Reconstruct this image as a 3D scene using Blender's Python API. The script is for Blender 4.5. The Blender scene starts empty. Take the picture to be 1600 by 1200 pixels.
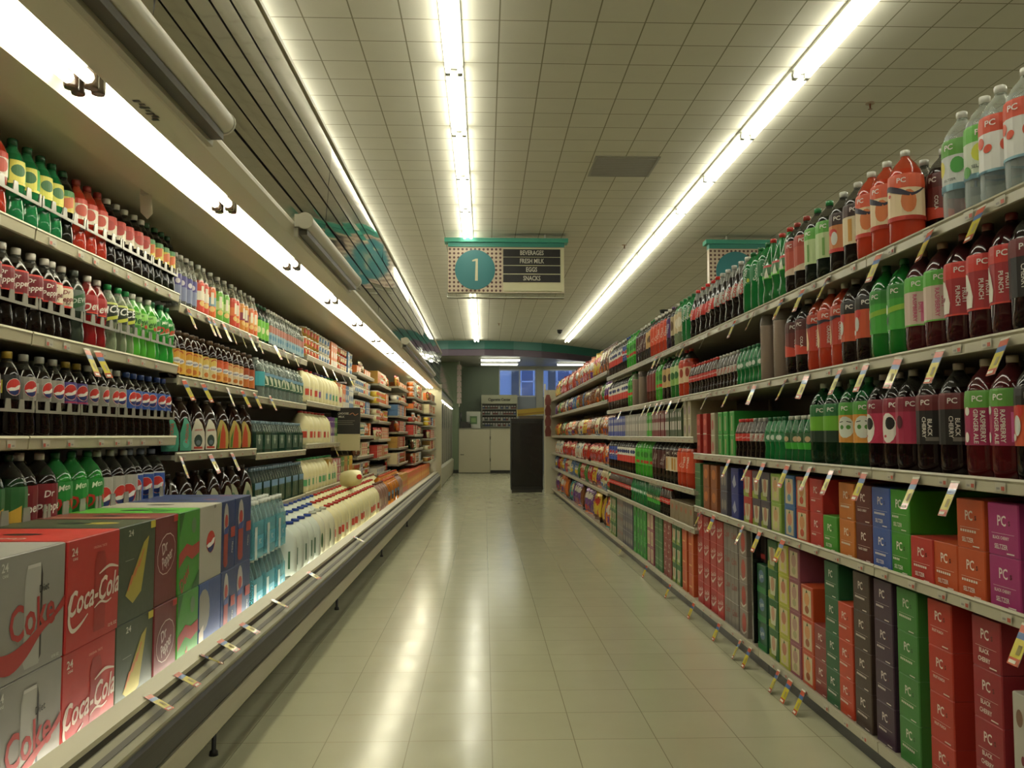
import bpy, math, random
from mathutils import Vector, Matrix
random.seed(7)
S = bpy.context.scene
COL = S.collection
PI = math.pi
# ---------------------------------------------------------------- camera, world, exposure
F = 1330.0
YAW, PITCH = math.atan(43 / F), math.radians(3.44)
cd = bpy.data.cameras.new('camera'); cam = bpy.data.objects.new('camera', cd); COL.objects.link(cam)
cd.sensor_fit = 'HORIZONTAL'; cd.sensor_width = 36; cd.lens = 36 * F / 1600; cd.clip_start = .02; cd.clip_end = 200
EYE = 1.124
cam.location = (0, 0, EYE); cam.rotation_euler = (PI / 2 + PITCH, 0, -YAW)
S.camera = cam
S.view_settings.view_transform = 'Standard'; S.view_settings.look = 'None'
S.view_settings.gamma = 1; S.view_settings.use_curve_mapping = False
S.view_settings.exposure = 0.0
w = bpy.data.worlds.new('evening_sky'); S.world = w; w.use_nodes = True
wn = w.node_tree.nodes; wl = w.node_tree.links
bg = wn['Background']; bg.inputs[1].default_value = 2.4
gt = wn.new('ShaderNodeTexCoord'); gs = wn.new('ShaderNodeSeparateXYZ'); gr = wn.new('ShaderNodeValToRGB')
wl.new(gt.outputs['Generated'], gs.inputs[0]); wl.new(gs.outputs[2], gr.inputs[0]); wl.new(gr.outputs[0], bg.inputs[0])
gr.color_ramp.elements[0].color = (.22, .36, .85, 1); gr.color_ramp.elements[1].color = (.12, .24, .7, 1)
TUBE = 14.0          # strength of the ceiling tubes
CASE = 13.0          # strength of the cooler tubes
LIGHTCOL = (1.0, .975, .82, 1)
TC = 3.71            # ceiling height
# ---------------------------------------------------------------- materials
def lin(h):
    h = h.lstrip('#'); o = []
    for i in (0, 2, 4):
        c = int(h[i:i+2], 16) / 255
        o.append(c / 12.92 if c <= .04045 else ((c + .055) / 1.055) ** 2.4)
    return (*o, 1)
MC = {}
def M(key):
    """'#rrggbb' + ':' + finish: p paper, g gloss plastic, l tinted liquid behind plastic, c clear plastic, m painted metal, f foil, w milky plastic"""
    if key in MC: return MC[key]
    m = bpy.data.materials.new(key.replace('#', 'c').replace(':', '_')); m.use_nodes = True; MC[key] = m
    nt = m.node_tree; n = nt.nodes; L = nt.links
    p = n['Principled BSDF']
    if ':' not in key: key += ':p'
    c, fin = key.split(':')
    q = lin(c); g_ = sum(q[:3]) / 3; q = tuple(.90 * (x * .94 + g_ * .06) for x in q[:3]) if fin in 'pglf' else q[:3]
    p.inputs['Base Color'].default_value = (*q, 1)
    r = {'p': .42, 'g': .22, 'l': .07, 'c': .05, 'm': .35, 'f': .22, 'w': .3}.get(fin, .5)
    p.inputs['Roughness'].default_value = r
    if fin == 'f': p.inputs['Metallic'].default_value = .35
    if fin in 'gl': p.inputs['Coat Weight'].default_value = .25
    # faint procedural unevenness of the finish
    no = n.new('ShaderNodeTexNoise'); no.inputs['Scale'].default_value = 14
    mr = n.new('ShaderNodeMapRange'); mr.inputs['To Min'].default_value = max(.02, r - .04); mr.inputs['To Max'].default_value = r + .06
    L.new(no.outputs[0], mr.inputs[0]); L.new(mr.outputs[0], p.inputs['Roughness'])
    if fin in 'lc':
        tr = n.new('ShaderNodeBsdfTransparent'); mx = n.new('ShaderNodeMixShader')
        col = lin(c)
        tr.inputs[0].default_value = (*[min(1, .35 + .65 * x ** .5) if fin == 'c' else min(1, x ** .55) for x in col[:3]], 1)
        mx.inputs[0].default_value = .42 if fin == 'c' else .72
        if fin == 'c':
            lw = n.new('ShaderNodeLayerWeight'); lw.inputs[0].default_value = .35
            m2 = n.new('ShaderNodeMapRange'); m2.inputs['To Min'].default_value = .16; m2.inputs['To Max'].default_value = .75
            L.new(lw.outputs['Facing'], m2.inputs[0]); L.new(m2.outputs[0], mx.inputs[0])
        L.new(tr.outputs[0], mx.inputs[1]); L.new(p.outputs[0], mx.inputs[2]); L.new(mx.outputs[0], n['Material Output'].inputs[0])
    return m
def emis(name, strength, col=LIGHTCOL):
    m = bpy.data.materials.new(name); m.use_nodes = True; MC[name] = m
    p = m.node_tree.nodes['Principled BSDF']
    p.inputs['Base Color'].default_value = (.9, .9, .9, 1)
    p.inputs['Emission Color'].default_value = col; p.inputs['Emission Strength'].default_value = strength
    return m
emis('tube_light', TUBE); emis('case_tube_light', CASE, (1, .955, .74, 1)); emis('nose_tube_light', 15, (.98, .97, .86, 1)); emis('office_tube', 9, (1, 1, .8, 1))
def tiles(name, base, line, pitch, ox, oy, wd, rough, bump=0.0, var=.06, spec=.5):
    m = bpy.data.materials.new(name); m.use_nodes = True; MC[name] = m
    nt = m.node_tree; n = nt.nodes; L = nt.links; p = n['Principled BSDF']
    g = n.new('ShaderNodeNewGeometry'); sp = n.new('ShaderNodeSeparateXYZ'); L.new(g.outputs['Position'], sp.inputs[0])
    def mth(op, a, b=None):
        x = n.new('ShaderNodeMath'); x.operation = op
        for i, s in enumerate((a, b)):
            if s is None: continue
            if isinstance(s, (int, float)): x.inputs[i].default_value = s
            else: L.new(s, x.inputs[i])
        return x.outputs[0]
    out = []; ids = []
    for ax, o in ((0, ox), (1, oy)):
        t = mth('DIVIDE', mth('ADD', sp.outputs[ax], -o + 400 * pitch), pitch)
        fr = mth('FRACT', t); ids.append(mth('FLOOR', t))
        d = mth('ABSOLUTE', mth('SUBTRACT', fr, .5))
        out.append(mth('GREATER_THAN', d, .5 - wd / pitch / 2))
    ln = mth('MAXIMUM', out[0], out[1])
    cx = n.new('ShaderNodeCombineXYZ'); L.new(ids[0], cx.inputs[0]); L.new(ids[1], cx.inputs[1])
    wnz = n.new('ShaderNodeTexWhiteNoise'); wnz.noise_dimensions = '3D'; L.new(cx.outputs[0], wnz.inputs['Vector'])
    nz = n.new('ShaderNodeTexNoise'); nz.inputs['Scale'].default_value = 6; nz.inputs['Detail'].default_value = 6
    L.new(g.outputs['Position'], nz.inputs['Vector'])
    k = mth('ADD', mth('MULTIPLY', wnz.outputs['Value'], var), mth('MULTIPLY', nz.outputs[0], var * 1.5))
    k = mth('ADD', k, 1 - var)
    a = n.new('ShaderNodeMix'); a.data_type = 'RGBA'; a.inputs['A'].default_value = lin(base); a.inputs['B'].default_value = lin(line); L.new(ln, a.inputs['Factor'])
    hs = n.new('ShaderNodeHueSaturation'); L.new(a.outputs['Result'], hs.inputs['Color']); L.new(k, hs.inputs['Value'])
    L.new(hs.outputs[0], p.inputs['Base Color'])
    p.inputs['Roughness'].default_value = rough; p.inputs['Specular IOR Level'].default_value = spec
    if bump:
        n2 = n.new('ShaderNodeTexNoise'); n2.inputs['Scale'].default_value = 2.6; n2.inputs['Detail'].default_value = 2
        L.new(g.outputs['Position'], n2.inputs['Vector'])
        b = n.new('ShaderNodeBump'); b.inputs['Strength'].default_value = 1; b.inputs['Distance'].default_value = bump
        hh = mth('ADD', n2.outputs[0], mth('MULTIPLY', ln, -.03)); L.new(hh, b.inputs['Height']); L.new(b.outputs[0], p.inputs['Normal'])
        rr = n.new('ShaderNodeMapRange'); rr.inputs['To Min'].default_value = rough - .05; rr.inputs['To Max'].default_value = rough + .08
        L.new(nz.outputs[0], rr.inputs[0]); L.new(rr.outputs[0], p.inputs['Roughness'])
    return m
# ---------------------------------------------------------------- mesh builder
class MB:
    def __init__(s): s.v = []; s.f = []; s.m = []; s.s = []
    def add(s, verts, faces, mat, smooth=False):
        o = len(s.v); s.v += [tuple(v) for v in verts]
        for f in faces: s.f.append(tuple(i + o for i in f)); s.m.append(mat); s.s.append(smooth)
        return s
    def box(s, a, b, mat):
        x0, y0, z0 = a; x1, y1, z1 = b
        return s.add([(x0,y0,z0),(x1,y0,z0),(x1,y1,z0),(x0,y1,z0),(x0,y0,z1),(x1,y0,z1),(x1,y1,z1),(x0,y1,z1)],
              [(0,3,2,1),(4,5,6,7),(0,1,5,4),(1,2,6,5),(2,3,7,6),(3,0,4,7)], mat)
    def prism(s, prof, y0, y1, mat, closed=True):
        """profile in x,z run along y"""
        n = len(prof); v = [(x, y0, z) for x, z in prof] + [(x, y1, z) for x, z in prof]
        f = [(i, (i+1) % n, n + (i+1) % n, n + i) for i in range(n if closed else n - 1)]
        if closed: f += [tuple(range(n))[::-1], tuple(range(n, 2*n))]
        return s.add(v, f, mat)
    def lathe(s, prof, mat, seg=16, sq=0, cx=0, cy=0, smooth=True):
        """prof: (r, z) from bottom up; mat: key or list per band; sq>0 squares the section"""
        v = []; f = []
        for r, z in prof:
            for k in range(seg):
                a = 2 * PI * k / seg; q = 1
                if sq: q = 1 / (abs(math.cos(a)) ** sq + abs(math.sin(a)) ** sq) ** (1 / sq)
                v.append((cx + r * q * math.cos(a), cy + r * q * math.sin(a), z))
        o = len(s.v); s.v += v
        for i in range(len(prof) - 1):
            for k in range(seg):
                s.f.append((o + i*seg + k, o + i*seg + (k+1) % seg, o + (i+1)*seg + (k+1) % seg, o + (i+1)*seg + k))
                s.m.append(mat[i] if isinstance(mat, list) else mat); s.s.append(smooth)
        s.f.append(tuple(o + k for k in range(seg))[::-1]); s.m.append(mat[0] if isinstance(mat, list) else mat); s.s.append(False)
        e = o + (len(prof) - 1) * seg
        s.f.append(tuple(e + k for k in range(seg))); s.m.append(mat[-1] if isinstance(mat, list) else mat); s.s.append(False)
        return s
    def tube(s, pts, r, mat, seg=8):
        pts = [Vector(p) for p in pts]; v = []; n = len(pts)
        up = Vector((.13, .21, .97))
        for i, p in enumerate(pts):
            d = (pts[min(i+1, n-1)] - pts[max(i-1, 0)]).normalized()
            a = d.cross(up)
            if a.length < .01: a = d.cross(Vector((1, 0, 0)))
            a.normalize(); b = d.cross(a)
            for k in range(seg):
                t = 2 * PI * k / seg; v.append(p + r * (math.cos(t) * a + math.sin(t) * b))
        f = [(i*seg + k, i*seg + (k+1) % seg, (i+1)*seg + (k+1) % seg, (i+1)*seg + k) for i in range(n-1) for k in range(seg)]
        s.add(v, f, mat, True); s.add(v[:seg], [tuple(range(seg))[::-1]], mat); s.add(v[-seg:], [tuple(range(seg))], mat)
        return s
    def mesh(s, name):
        me = bpy.data.meshes.new(name); me.from_pydata(s.v, [], s.f)
        keys = []
        for k in s.m:
            if k not in keys: keys.append(k)
        for k in keys: me.materials.append(MC[k] if k in MC else M(k))
        ix = {k: i for i, k in enumerate(keys)}
        me.polygons.foreach_set('material_index', [ix[k] for k in s.m]); me.polygons.foreach_set('use_smooth', s.s); me.update()
        return me
    def join(s, o):
        s.add(o.v, [], ''); b = len(s.v) - len(o.v)
        s.f += [tuple(i + b for i in f) for f in o.f]; s.m += o.m; s.s += o.s
        return s
TX = {}
def text_geo(t, bold=.018):
    if t in TX: return TX[t]
    c = bpy.data.curves.new('lettering', 'FONT'); c.body = t; c.size = 1; c.align_x = 'CENTER'; c.align_y = 'CENTER'; c.resolution_u = 2; c.space_character = 1.0; c.offset = bold
    o = bpy.data.objects.new('lettering', c); COL.objects.link(o)
    me = bpy.data.meshes.new_from_object(o.evaluated_get(bpy.context.evaluated_depsgraph_get()))
    r = ([tuple(v.co[:2]) for v in me.vertices], [tuple(p.vertices) for p in me.polygons])
    bpy.data.objects.remove(o); bpy.data.curves.remove(c); bpy.data.meshes.remove(me)
    TX[t] = r
    return r
def polys_of(a):
    """one art element -> list of 2D polygons, colour"""
    k = a[0]
    if k == 'r': return [[(a[1], a[2]), (a[3], a[2]), (a[3], a[4]), (a[1], a[4])]], a[5]
    if k == 'e':
        n = 14; rot = math.radians(a[6]) if len(a) > 6 else 0; c, s_ = math.cos(rot), math.sin(rot)
        return [[(a[1] + a[3]*math.cos(t)*c - a[4]*math.sin(t)*s_, a[2] + a[3]*math.cos(t)*s_ + a[4]*math.sin(t)*c) for t in [2*PI*i/n for i in range(n)]]], a[5]
    if k == 'p': return [a[1]], a[2]
    if k == 't':   # text, u, v, letter height, colour, rotation, x stretch, shear
        _, t, cu, cv, h, colr, *rest = a
        rot = math.radians(rest[0]) if rest else 0; st = rest[1] if len(rest) > 1 else 1; sh = rest[2] if len(rest) > 2 else 0
        V, Fs = text_geo(t); k_ = h / .7; c, s_ = math.cos(rot), math.sin(rot); W = []
        for x, y in V:
            x, y = (x * st + y * sh) * k_, y * k_
            W.append((cu + x * c - y * s_, cv + x * s_ + y * c))
        return [[W[i] for i in f] for f in Fs], colr
    if k == 's':   # swash: a ribbon through points with width
        P_ = [(p[0], p[1], p[2] if len(p) > 2 else 1) for p in a[1]]; wd, colr = a[2], a[3]; out = []; Q = []
        for i in range(len(P_) - 1):
            p0, p1, p2, p3 = P_[max(i-1, 0)], P_[i], P_[i+1], P_[min(i+2, len(P_)-1)]
            for q in range(4):
                t = q / 4; Q.append([.5*(2*b + (c-a_)*t + (2*a_-5*b+4*c-d)*t*t + (3*b-a_-3*c+d)*t**3) for a_, b, c, d in zip(p0, p1, p2, p3)])
        Q.append(list(P_[-1])); N = []
        for i in range(len(Q)):
            x0, y0, x1, y1 = *Q[max(i-1, 0)][:2], *Q[min(i+1, len(Q)-1)][:2]; d = math.hypot(x1-x0, y1-y0) or 1; N.append((-(y1-y0)/d, (x1-x0)/d))
        for i in range(len(Q) - 1):
            (x0, y0, w0), (x1, y1, w1), m0, m1 = Q[i], Q[i+1], N[i], N[i+1]; w0 *= wd; w1 *= wd
            out.append([(x0-m0[0]*w0, y0-m0[1]*w0), (x1-m1[0]*w1, y1-m1[1]*w1), (x1+m1[0]*w1, y1+m1[1]*w1), (x0+m0[0]*w0, y0+m0[1]*w0)])
        return out, colr
def scx(art, k):
    o = []
    for a in art:
        a = list(a)
        if a[0] == 'r': a[1] *= k; a[3] *= k
        elif a[0] == 'e': a[1] *= k; a[3] *= k
        elif a[0] == 'p': a[1] = [(x*k, y) for x, y in a[1]]
        elif a[0] == 's': a[1] = [(q[0]*k, *q[1:]) for q in a[1]]
        elif a[0] == 't':
            a[2] *= k; r = a[6:]; r = (r + [0, 1][len(r):])[:2] + r[2:]; r[1] *= k if abs(r[0]) < 30 else 1; a = a[:6] + r
        o.append(tuple(a))
    return o
def vt(art, v0, w0, kv, ku=1.0):
    """slide and stretch label art: height v0 goes to w0"""
    o = []; f = lambda v: w0 + (v - v0) * kv
    for a in scx(art, ku) if ku != 1 else art:
        a = list(a)
        if a[0] == 'r': a[2] = f(a[2]); a[4] = f(a[4])
        elif a[0] == 'e': a[2] = f(a[2]); a[4] *= kv
        elif a[0] == 'p': a[1] = [(x, f(y)) for x, y in a[1]]
        elif a[0] == 's': a[1] = [(q[0], f(q[1]), *q[2:]) for q in a[1]]
        elif a[0] == 't': a[3] = f(a[3]); a[4] *= (kv + ku) / 2
        o.append(tuple(a))
    return o
def clip(poly, ax, lo, hi):
    for sgn, b in ((1, lo), (-1, hi)):
        out = []; n = len(poly)
        for i in range(n):
            p, q = poly[i], poly[(i+1) % n]; dp, dq = sgn*(p[ax]-b), sgn*(q[ax]-b)
            if dp >= 0: out.append(p)
            if (dp > 0 > dq) or (dp < 0 < dq):
                t = dp / (dp - dq); out.append((p[0]+(q[0]-p[0])*t, p[1]+(q[1]-p[1])*t))
        poly = out
        if len(poly) < 3: return None
    return poly
def put_art(mb, art, fmap, du=None, vs=None, fin=':p', box=None, lay0=0):
    """map art onto a surface; du: strip width for curved surfaces; vs: heights to cut at; box: clip rectangle"""
    for lay, a in enumerate(art):
        ps, colr = polys_of(a)
        for p in ps:
            if box:
                p = clip(p, 0, box[0], box[2]); p = p and clip(p, 1, box[1], box[3])
                if not p: continue
            bits = [p]
            if du:
                u0, u1 = min(x for x, _ in p), max(x for x, _ in p)
                if u1 - u0 > du * 1.2:
                    i0, i1 = math.floor(u0/du), math.ceil(u1/du)
                    bits = [c for c in (clip(p, 0, i*du, (i+1)*du) for i in range(i0, i1)) if c]
            if vs:
                b2 = []
                for b in bits:
                    for lo, hi in zip(vs, vs[1:]):
                        if min(y for _, y in b) < hi and max(y for _, y in b) > lo:
                            c = clip(b, 1, lo, hi)
                            if c: b2.append(c)
                bits = b2
            for b in bits:
                mb.add([fmap(x, y, .0006 + (lay + lay0) * .00025) for x, y in b], [tuple(range(len(b)))], colr if ':' in colr else colr + fin)
# ---------------------------------------------------------------- objects
def tag(o, label=None, cat=None, group=None, kind=None):
    if label: o['label'] = label
    if cat: o['category'] = cat
    if group: o['group'] = group
    if kind: o['kind'] = kind
    return o
def obj(name, mb, parent=None, loc=(0,0,0)):
    me = mb.mesh(name) if isinstance(mb, MB) else mb
    o = bpy.data.objects.new(name, me); COL.objects.link(o); o.location = loc
    if parent: o.parent = parent
    return o
def empty(name, label, cat, loc=(0,0,0), rz=0, group=None):
    o = bpy.data.objects.new(name, None); COL.objects.link(o); o.location = loc; o.rotation_euler = (0, 0, rz); o.empty_display_size = .05
    return tag(o, label, cat, group)
def struct(name, mb): return tag(obj(name, mb), kind='structure')
ONES = 'first second third fourth fifth sixth seventh eighth ninth tenth eleventh twelfth thirteenth fourteenth fifteenth sixteenth seventeenth eighteenth nineteenth'.split()
def ordi(n):
    if n <= 19: return ONES[n-1]
    t, u = divmod(n, 10)
    return ['', '', 'twentieth', 'thirtieth', 'fortieth', 'fiftieth', 'sixtieth'][t] if u == 0 else ['', '', 'twenty', 'thirty', 'forty', 'fifty', 'sixty'][t] + '-' + ONES[u-1]
CNT = {}
def Yat(px, X):
    """depth at which a vertical line standing at X shows at picture column px"""
    return X / math.tan(math.atan((px - 800) / F) + YAW)
# ---------------------------------------------------------------- product kinds
FORMS = {   # profile (r, z), cap (r, z0, z1), fill height, squareness, label span
 '2l':  ([(.040,0),(.050,.006),(.0545,.03),(.055,.06),(.055,.205),(.0535,.222),(.047,.243),(.034,.264),(.020,.279),(.0140,.286),(.0135,.292)], (.0152,.290,.309), .258, 0, (.098,.212)),
 'dl':  ([(.038,0),(.050,.008),(.0545,.03),(.053,.055),(.048,.085),(.052,.12),(.0535,.15),(.047,.185),(.038,.215),(.0295,.245),(.0185,.272),(.0135,.284),(.0135,.292)], (.0152,.290,.309), .262, 0, (.126,.188)),
 '20':  ([(.027,0),(.033,.006),(.0362,.02),(.0362,.045),(.0325,.066),(.034,.085),(.0365,.098),(.0365,.155),(.0345,.172),(.026,.192),(.016,.207),(.0122,.214),(.0122,.220)], (.0142,.217,.236), .196, 0, (.098,.154)),
 'half':([(.024,0),(.029,.006),(.0318,.02),(.030,.045),(.0275,.062),(.0305,.085),(.0318,.105),(.0305,.135),(.023,.163),(.014,.185),(.0118,.190)], (.0135,.188,.205), .160, 0, (.092,.130)),
 'tea': ([(.034,0),(.040,.004),(.042,.018),(.042,.132),(.0425,.140),(.036,.162),(.030,.180),(.0225,.196),(.0175,.202)], (.0215,.200,.222), .185, 0, (.022,.132)),
 'slim':([(.026,0),(.031,.006),(.0325,.03),(.0325,.150),(.030,.172),(.020,.205),(.0135,.225),(.0125,.232)], (.0145,.229,.249), .19, 0, (.035,.150)),
 'gallon':([(.060,0),(.068,.008),(.070,.03),(.070,.15),(.064,.185),(.048,.218),(.030,.238),(.019,.246),(.019,.250)], (.0225,.248,.264), .22, 3.2, (.045,.125)),
 'jug': ([(.052,0),(.058,.006),(.060,.02),(.060,.10),(.058,.14),(.050,.180),(.036,.215),(.022,.238),(.018,.246)], (.0205,.244,.263), .23, 3.0, (.014,.168)),
 'water':([(.040,0),(.050,.006),(.052,.02),(.049,.035),(.052,.05),(.049,.065),(.052,.08),(.052,.17),(.044,.20),(.030,.222),(.018,.234),(.0165,.238)], (.0195,.236,.252), .225, 3.5, (.078,.165)),
}
def grow(key, k, kr=1):
    a, (cr, c0, c1), fl, sq, sp = FORMS[key]
    FORMS[key] = ([(r*kr, z*k) for r, z in a], (cr*kr, c0*k, c1*k), fl*k, sq, (sp[0]*k, sp[1]*k))
grow('20', 1.085, 1.02); grow('2l', 1.065); grow('dl', 1.065)
VT = {'20': (.098, .116, 1.27, 1.12), '2l': (.088, .090, 1.17, 1.06), 'dl': (.126, .134, 1.065, 1)}
PR = {}
class Product: pass
def bottle(key, form, liq, cap, base, art, desc, name='soda_bottle', cat='bottle', clear='#5c5a50:c', span=None, fill=None, handle=False):
    prof, (cr, c0, c1), fl, sq, lspan = FORMS[form]
    if span: lspan = span
    if form in VT:
        v0, w0, kv, ku = VT[form]; art = vt(art, v0, w0, kv, ku) if art else art
        if isinstance(base, list): base = [(w0 + (a - v0)*kv, w0 + (b - v0)*kv, c) for a, b, c in base]
        elif base: lspan = (w0 + (.098 - v0)*kv, w0 + ((.154 if form == '20' else .212) - v0)*kv) if form != 'dl' else lspan
    if fill: fl = fill
    def make():
        p = Product(); body = MB(); mats = [liq if z1 <= fl + .001 else clear for (r0, z0), (r1, z1) in zip(prof, prof[1:])]
        # a moulded foot of small lobes shows as a dark ring; the neck carries a collar
        body.lathe(prof, mats, 16, sq)
        body.lathe([(cr * .98, c0 - .006), (cr * .98, c0 - .003)], clear, 12)
        c = MB(); c.lathe([(cr, c0), (cr, c1 - .002), (cr * .9, c1)], cap, 12)
        p.parts = [('bottle_body', body), ('cap', c)]
        R0 = max(r for r, z in prof)
        def Rv(v):
            for (r0, z0), (r1, z1) in zip(prof, prof[1:]):
                if z0 <= v <= z1: return r0 + (r1 - r0) * (v - z0) / max(1e-6, z1 - z0)
            return prof[0][0]
        def fm(u, v, off):
            a = u / R0 - PI / 2; q = 1
            if sq: q = 1 / (abs(math.cos(a)) ** sq + abs(math.sin(a)) ** sq) ** (1 / sq)
            r = Rv(v) * q + off + .0004
            return (r * math.cos(a), r * math.sin(a), v)
        if base or art:
            l = MB(); full = []; C = PI * R0
            if base:
                bands = base if isinstance(base, list) else [(lspan[0], lspan[1], base)]
                full = [('r', -C, a, C, b, c_) for a, b, c_ in bands]
            vs = sorted({-1, *[z for r, z in prof], 1})
            put_art(l, full, fm, 2 * C / 16, vs)
            if art:
                reps = 1 if sq else 2
                for j in range(reps):
                    put_art(l, art, lambda u, v, off, j=j: fm(u + j * C, v, off), 2 * C / 32, vs, lay0=3)
            p.parts.append(('label_wrap', l))
        if handle:
            h = MB(); rr = R0 * .78
            h.tube([(rr, 0, .20), (rr + .018, 0, .185), (rr + .026, 0, .15), (rr + .018, 0, .115), (rr, 0, .10)] if form == 'gallon' else [(.02, 0, .222), (rr, 0, .2), (rr + .012, 0, .16), (rr, 0, .125)], .0085, liq, 6)
            p.parts.append(('handle', h))
        p.w = 2 * R0 + .003; p.d = p.w; p.h = c1; return p
    PR[key] = (make, name, cat, desc, 2 * R0f(prof) + .003, 'b')
def R0f(prof): return max(r for r, z in prof)
def carton(key, w, d, h, colr, art, desc, side=None, top=None, name='soda_carton', cat='carton', sidecol=None):
    def make():
        p = Product(); m = MB(); c = .003; x, y = w / 2 - .001, d / 2
        ring = [(-x+c,-y),(x-c,-y),(x,-y+c),(x,y-c),(x-c,y),(-x+c,y),(-x,y-c),(-x,-y+c)]
        v = [(a, b, .0005) for a, b in ring] + [(a, b, h - .002) for a, b in ring] + [(a*.985, b*.99, h) for a, b in ring]
        k = colr + ':p'
        f = [(i, (i+1) % 8, 8 + (i+1) % 8, 8 + i) for i in range(8)] + [(8+i, 8+(i+1) % 8, 16+(i+1) % 8, 16+i) for i in range(8)] + [tuple(range(8))[::-1], tuple(range(16, 24))]
        m.add(v, f, k)
        if sidecol:
            for s_ in (1, -1): put_art(m, [('r', -y+c, .001, y-c, h-.003, sidecol)], lambda u, v_, o, s_=s_: (s_*(x + o*.3), s_*u, v_))
        put_art(m, art, lambda u, v_, o: (u, -y - o, v_), box=(-x+c, .001, x-c, h-.002))
        sa = side if side is not None else [a for a in art if a[0] != 'q']
        if side is not None:
            for s_ in (1, -1): put_art(m, sa, lambda u, v_, o, s_=s_: (s_*(x + o), s_*u, v_), box=(-y+c, .001, y-c, h-.002))
        tp = top if top is not None else []
        put_art(m, tp, lambda u, v_, o: (u, v_, h + o), box=(-x*.98, -y*.98, x*.98, y*.98))
        p.parts = [('box', m)]; p.w, p.d, p.h = w, d, h; return p
    PR[key] = (make, name, cat, desc, w, 'c')
def tub(key, r, h, colr, lid, art, desc, name='dairy_tub', cat='tub'):
    def make():
        p = Product(); m = MB(); m.lathe([(r*.85, 0), (r*.97, h*.86)], colr + ':g', 14)
        put_art(m, art, lambda u, v, o: ((r*(.85+.12*v/h)+o+.0005)*math.cos(u/r-PI/2), (r*(.85+.12*v/h)+o+.0005)*math.sin(u/r-PI/2), v), 2*PI*r/14)
        l = MB(); l.lathe([(r, h*.86), (r, h*.97), (r*.93, h)], lid + ':g', 14)
        p.parts = [('tub_body', m), ('lid', l)]; p.w = p.d = 2*r; p.h = h; return p
    PR[key] = (make, name, cat, desc, 2*r+.002, 'b')
def bag(key, w, h, t, art, base, desc, name='snack_bag', cat='snack bag'):
    def make():
        p = Product(); m = MB(); nx, nz = 12, 16; rnd = random.Random(key)
        w1 = [[rnd.uniform(-.006, .006) for _ in range(nz+1)] for _ in range(nx+1)]
        def P(i, k, s_):
            u = i/nx*2-1; v = k/nz
            bul = max(0, (1-u**4)) ** .6 * max(0, math.sin(PI*min(1, max(0, (v-.05)/.88)))) ** .55
            xx = u*w/2*(1-.05*math.sin(PI*v)); return (xx, -s_*(bul*t/2 + (w1[i][k] if 0 < i < nx and 1 < k < nz-1 else 0)), v*h)
        cols = {}
        def colat(u, v):
            c = base
            for a in art:
                if a[0] == 'r' and a[1] <= u <= a[3] and a[2] <= v <= a[4]: c = a[5]
                if a[0] == 'e' and ((u-a[1])/a[3])**2 + ((v-a[2])/a[4])**2 <= 1: c = a[5]
            return c
        for s_ in (1, -1):
            v = [P(i, k, s_) for k in range(nz+1) for i in range(nx+1)]
            o = len(m.v); m.v += v
            for k in range(nz):
                for i in range(nx):
                    q = (o+k*(nx+1)+i, o+k*(nx+1)+i+1, o+(k+1)*(nx+1)+i+1, o+(k+1)*(nx+1)+i)
                    m.f.append(q if s_ == 1 else q[::-1]); m.m.append(colat((i+.5)/nx*2-1, (k+.5)/nz) + ':f'); m.s.append(True)
        p.parts = [('bag_body', m)]; p.w, p.d, p.h = w, t, h; return p
    PR[key] = (make, name, cat, desc, w*.92, 'g')
def pack(key, nx, ny, form, liq, cap, bandcol, art, desc, sc=1.0, name='water_pack', cat='multipack'):
    """bottles held in printed shrink film: the bottles are its parts"""
    prof, (cr, c0, c1), fl, sq, ls = FORMS[form]; r = max(a for a, b in prof)
    def make():
        p = Product(); W, D = nx*2*r + .004, ny*2*r + .004; p.parts = []
        one = MB(); one.lathe([(a, z) for a, z in prof], liq, 10); one.lathe([(cr, c0), (cr, c1)], cap, 8)
        p.multi = ('bottle', one, [((i-(nx-1)/2)*2*r, (j-(ny-1)/2)*2*r, .001) for i in range(nx) for j in range(ny)])
        z1 = fl * .86; m = MB(); c = r*.7; x, y = W/2, D/2
        ring = [(-x+c,-y),(x-c,-y),(x-c*.3,-y+c*.3),(x,-y+c),(x,y-c),(x-c*.3,y-c*.3),(x-c,y),(-x+c,y),(-x+c*.3,y-c*.3),(-x,y-c),(-x,-y+c),(-x+c*.3,-y+c*.3)]
        n = len(ring); v = [(a, b, .0005) for a, b in ring] + [(a, b, z1) for a, b in ring]
        m.add(v, [(i, (i+1) % n, n+(i+1) % n, n+i) for i in range(n)], bandcol)
        put_art(m, art, lambda u, v_, o: (u, -y-o, v_), box=(-x+c, .001, x-c, z1)); put_art(m, art, lambda u, v_, o: (x+o, u, v_), box=(-y+c, .001, y-c, z1)); put_art(m, art, lambda u, v_, o: (-x-o, -u, v_), box=(-y+c, .001, y-c, z1))
        p.parts = [('film_wrap', m)]; p.w, p.d, p.h = W, D, c1; return p
    PR[key] = (make, name, cat, desc, nx*2*r + .006, 'c')
BUILT = {}
def proto(key):
    if key in BUILT: return BUILT[key]
    make, name, cat, desc, w_, kind = PR[key]
    p = make(); p.meshes = [(n, mb.mesh(n)) for n, mb in p.parts]; p.solo = None
    if hasattr(p, 'multi'): p.multi = (p.multi[0], p.multi[1].mesh('bottle'), p.multi[2], p.multi[1])
    BUILT[key] = p; return p
def short(desc, most=7):
    wd = desc.split()
    if len(wd) <= most: return desc
    if ',' in desc and len(desc.split(',')[0].split()) <= most: return desc.split(',')[0]
    t = ' '.join(w for w in wd if w not in ('with', 'and', 'of'))
    return t.split(',')[0] if len(t.split()) > most else t
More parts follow.
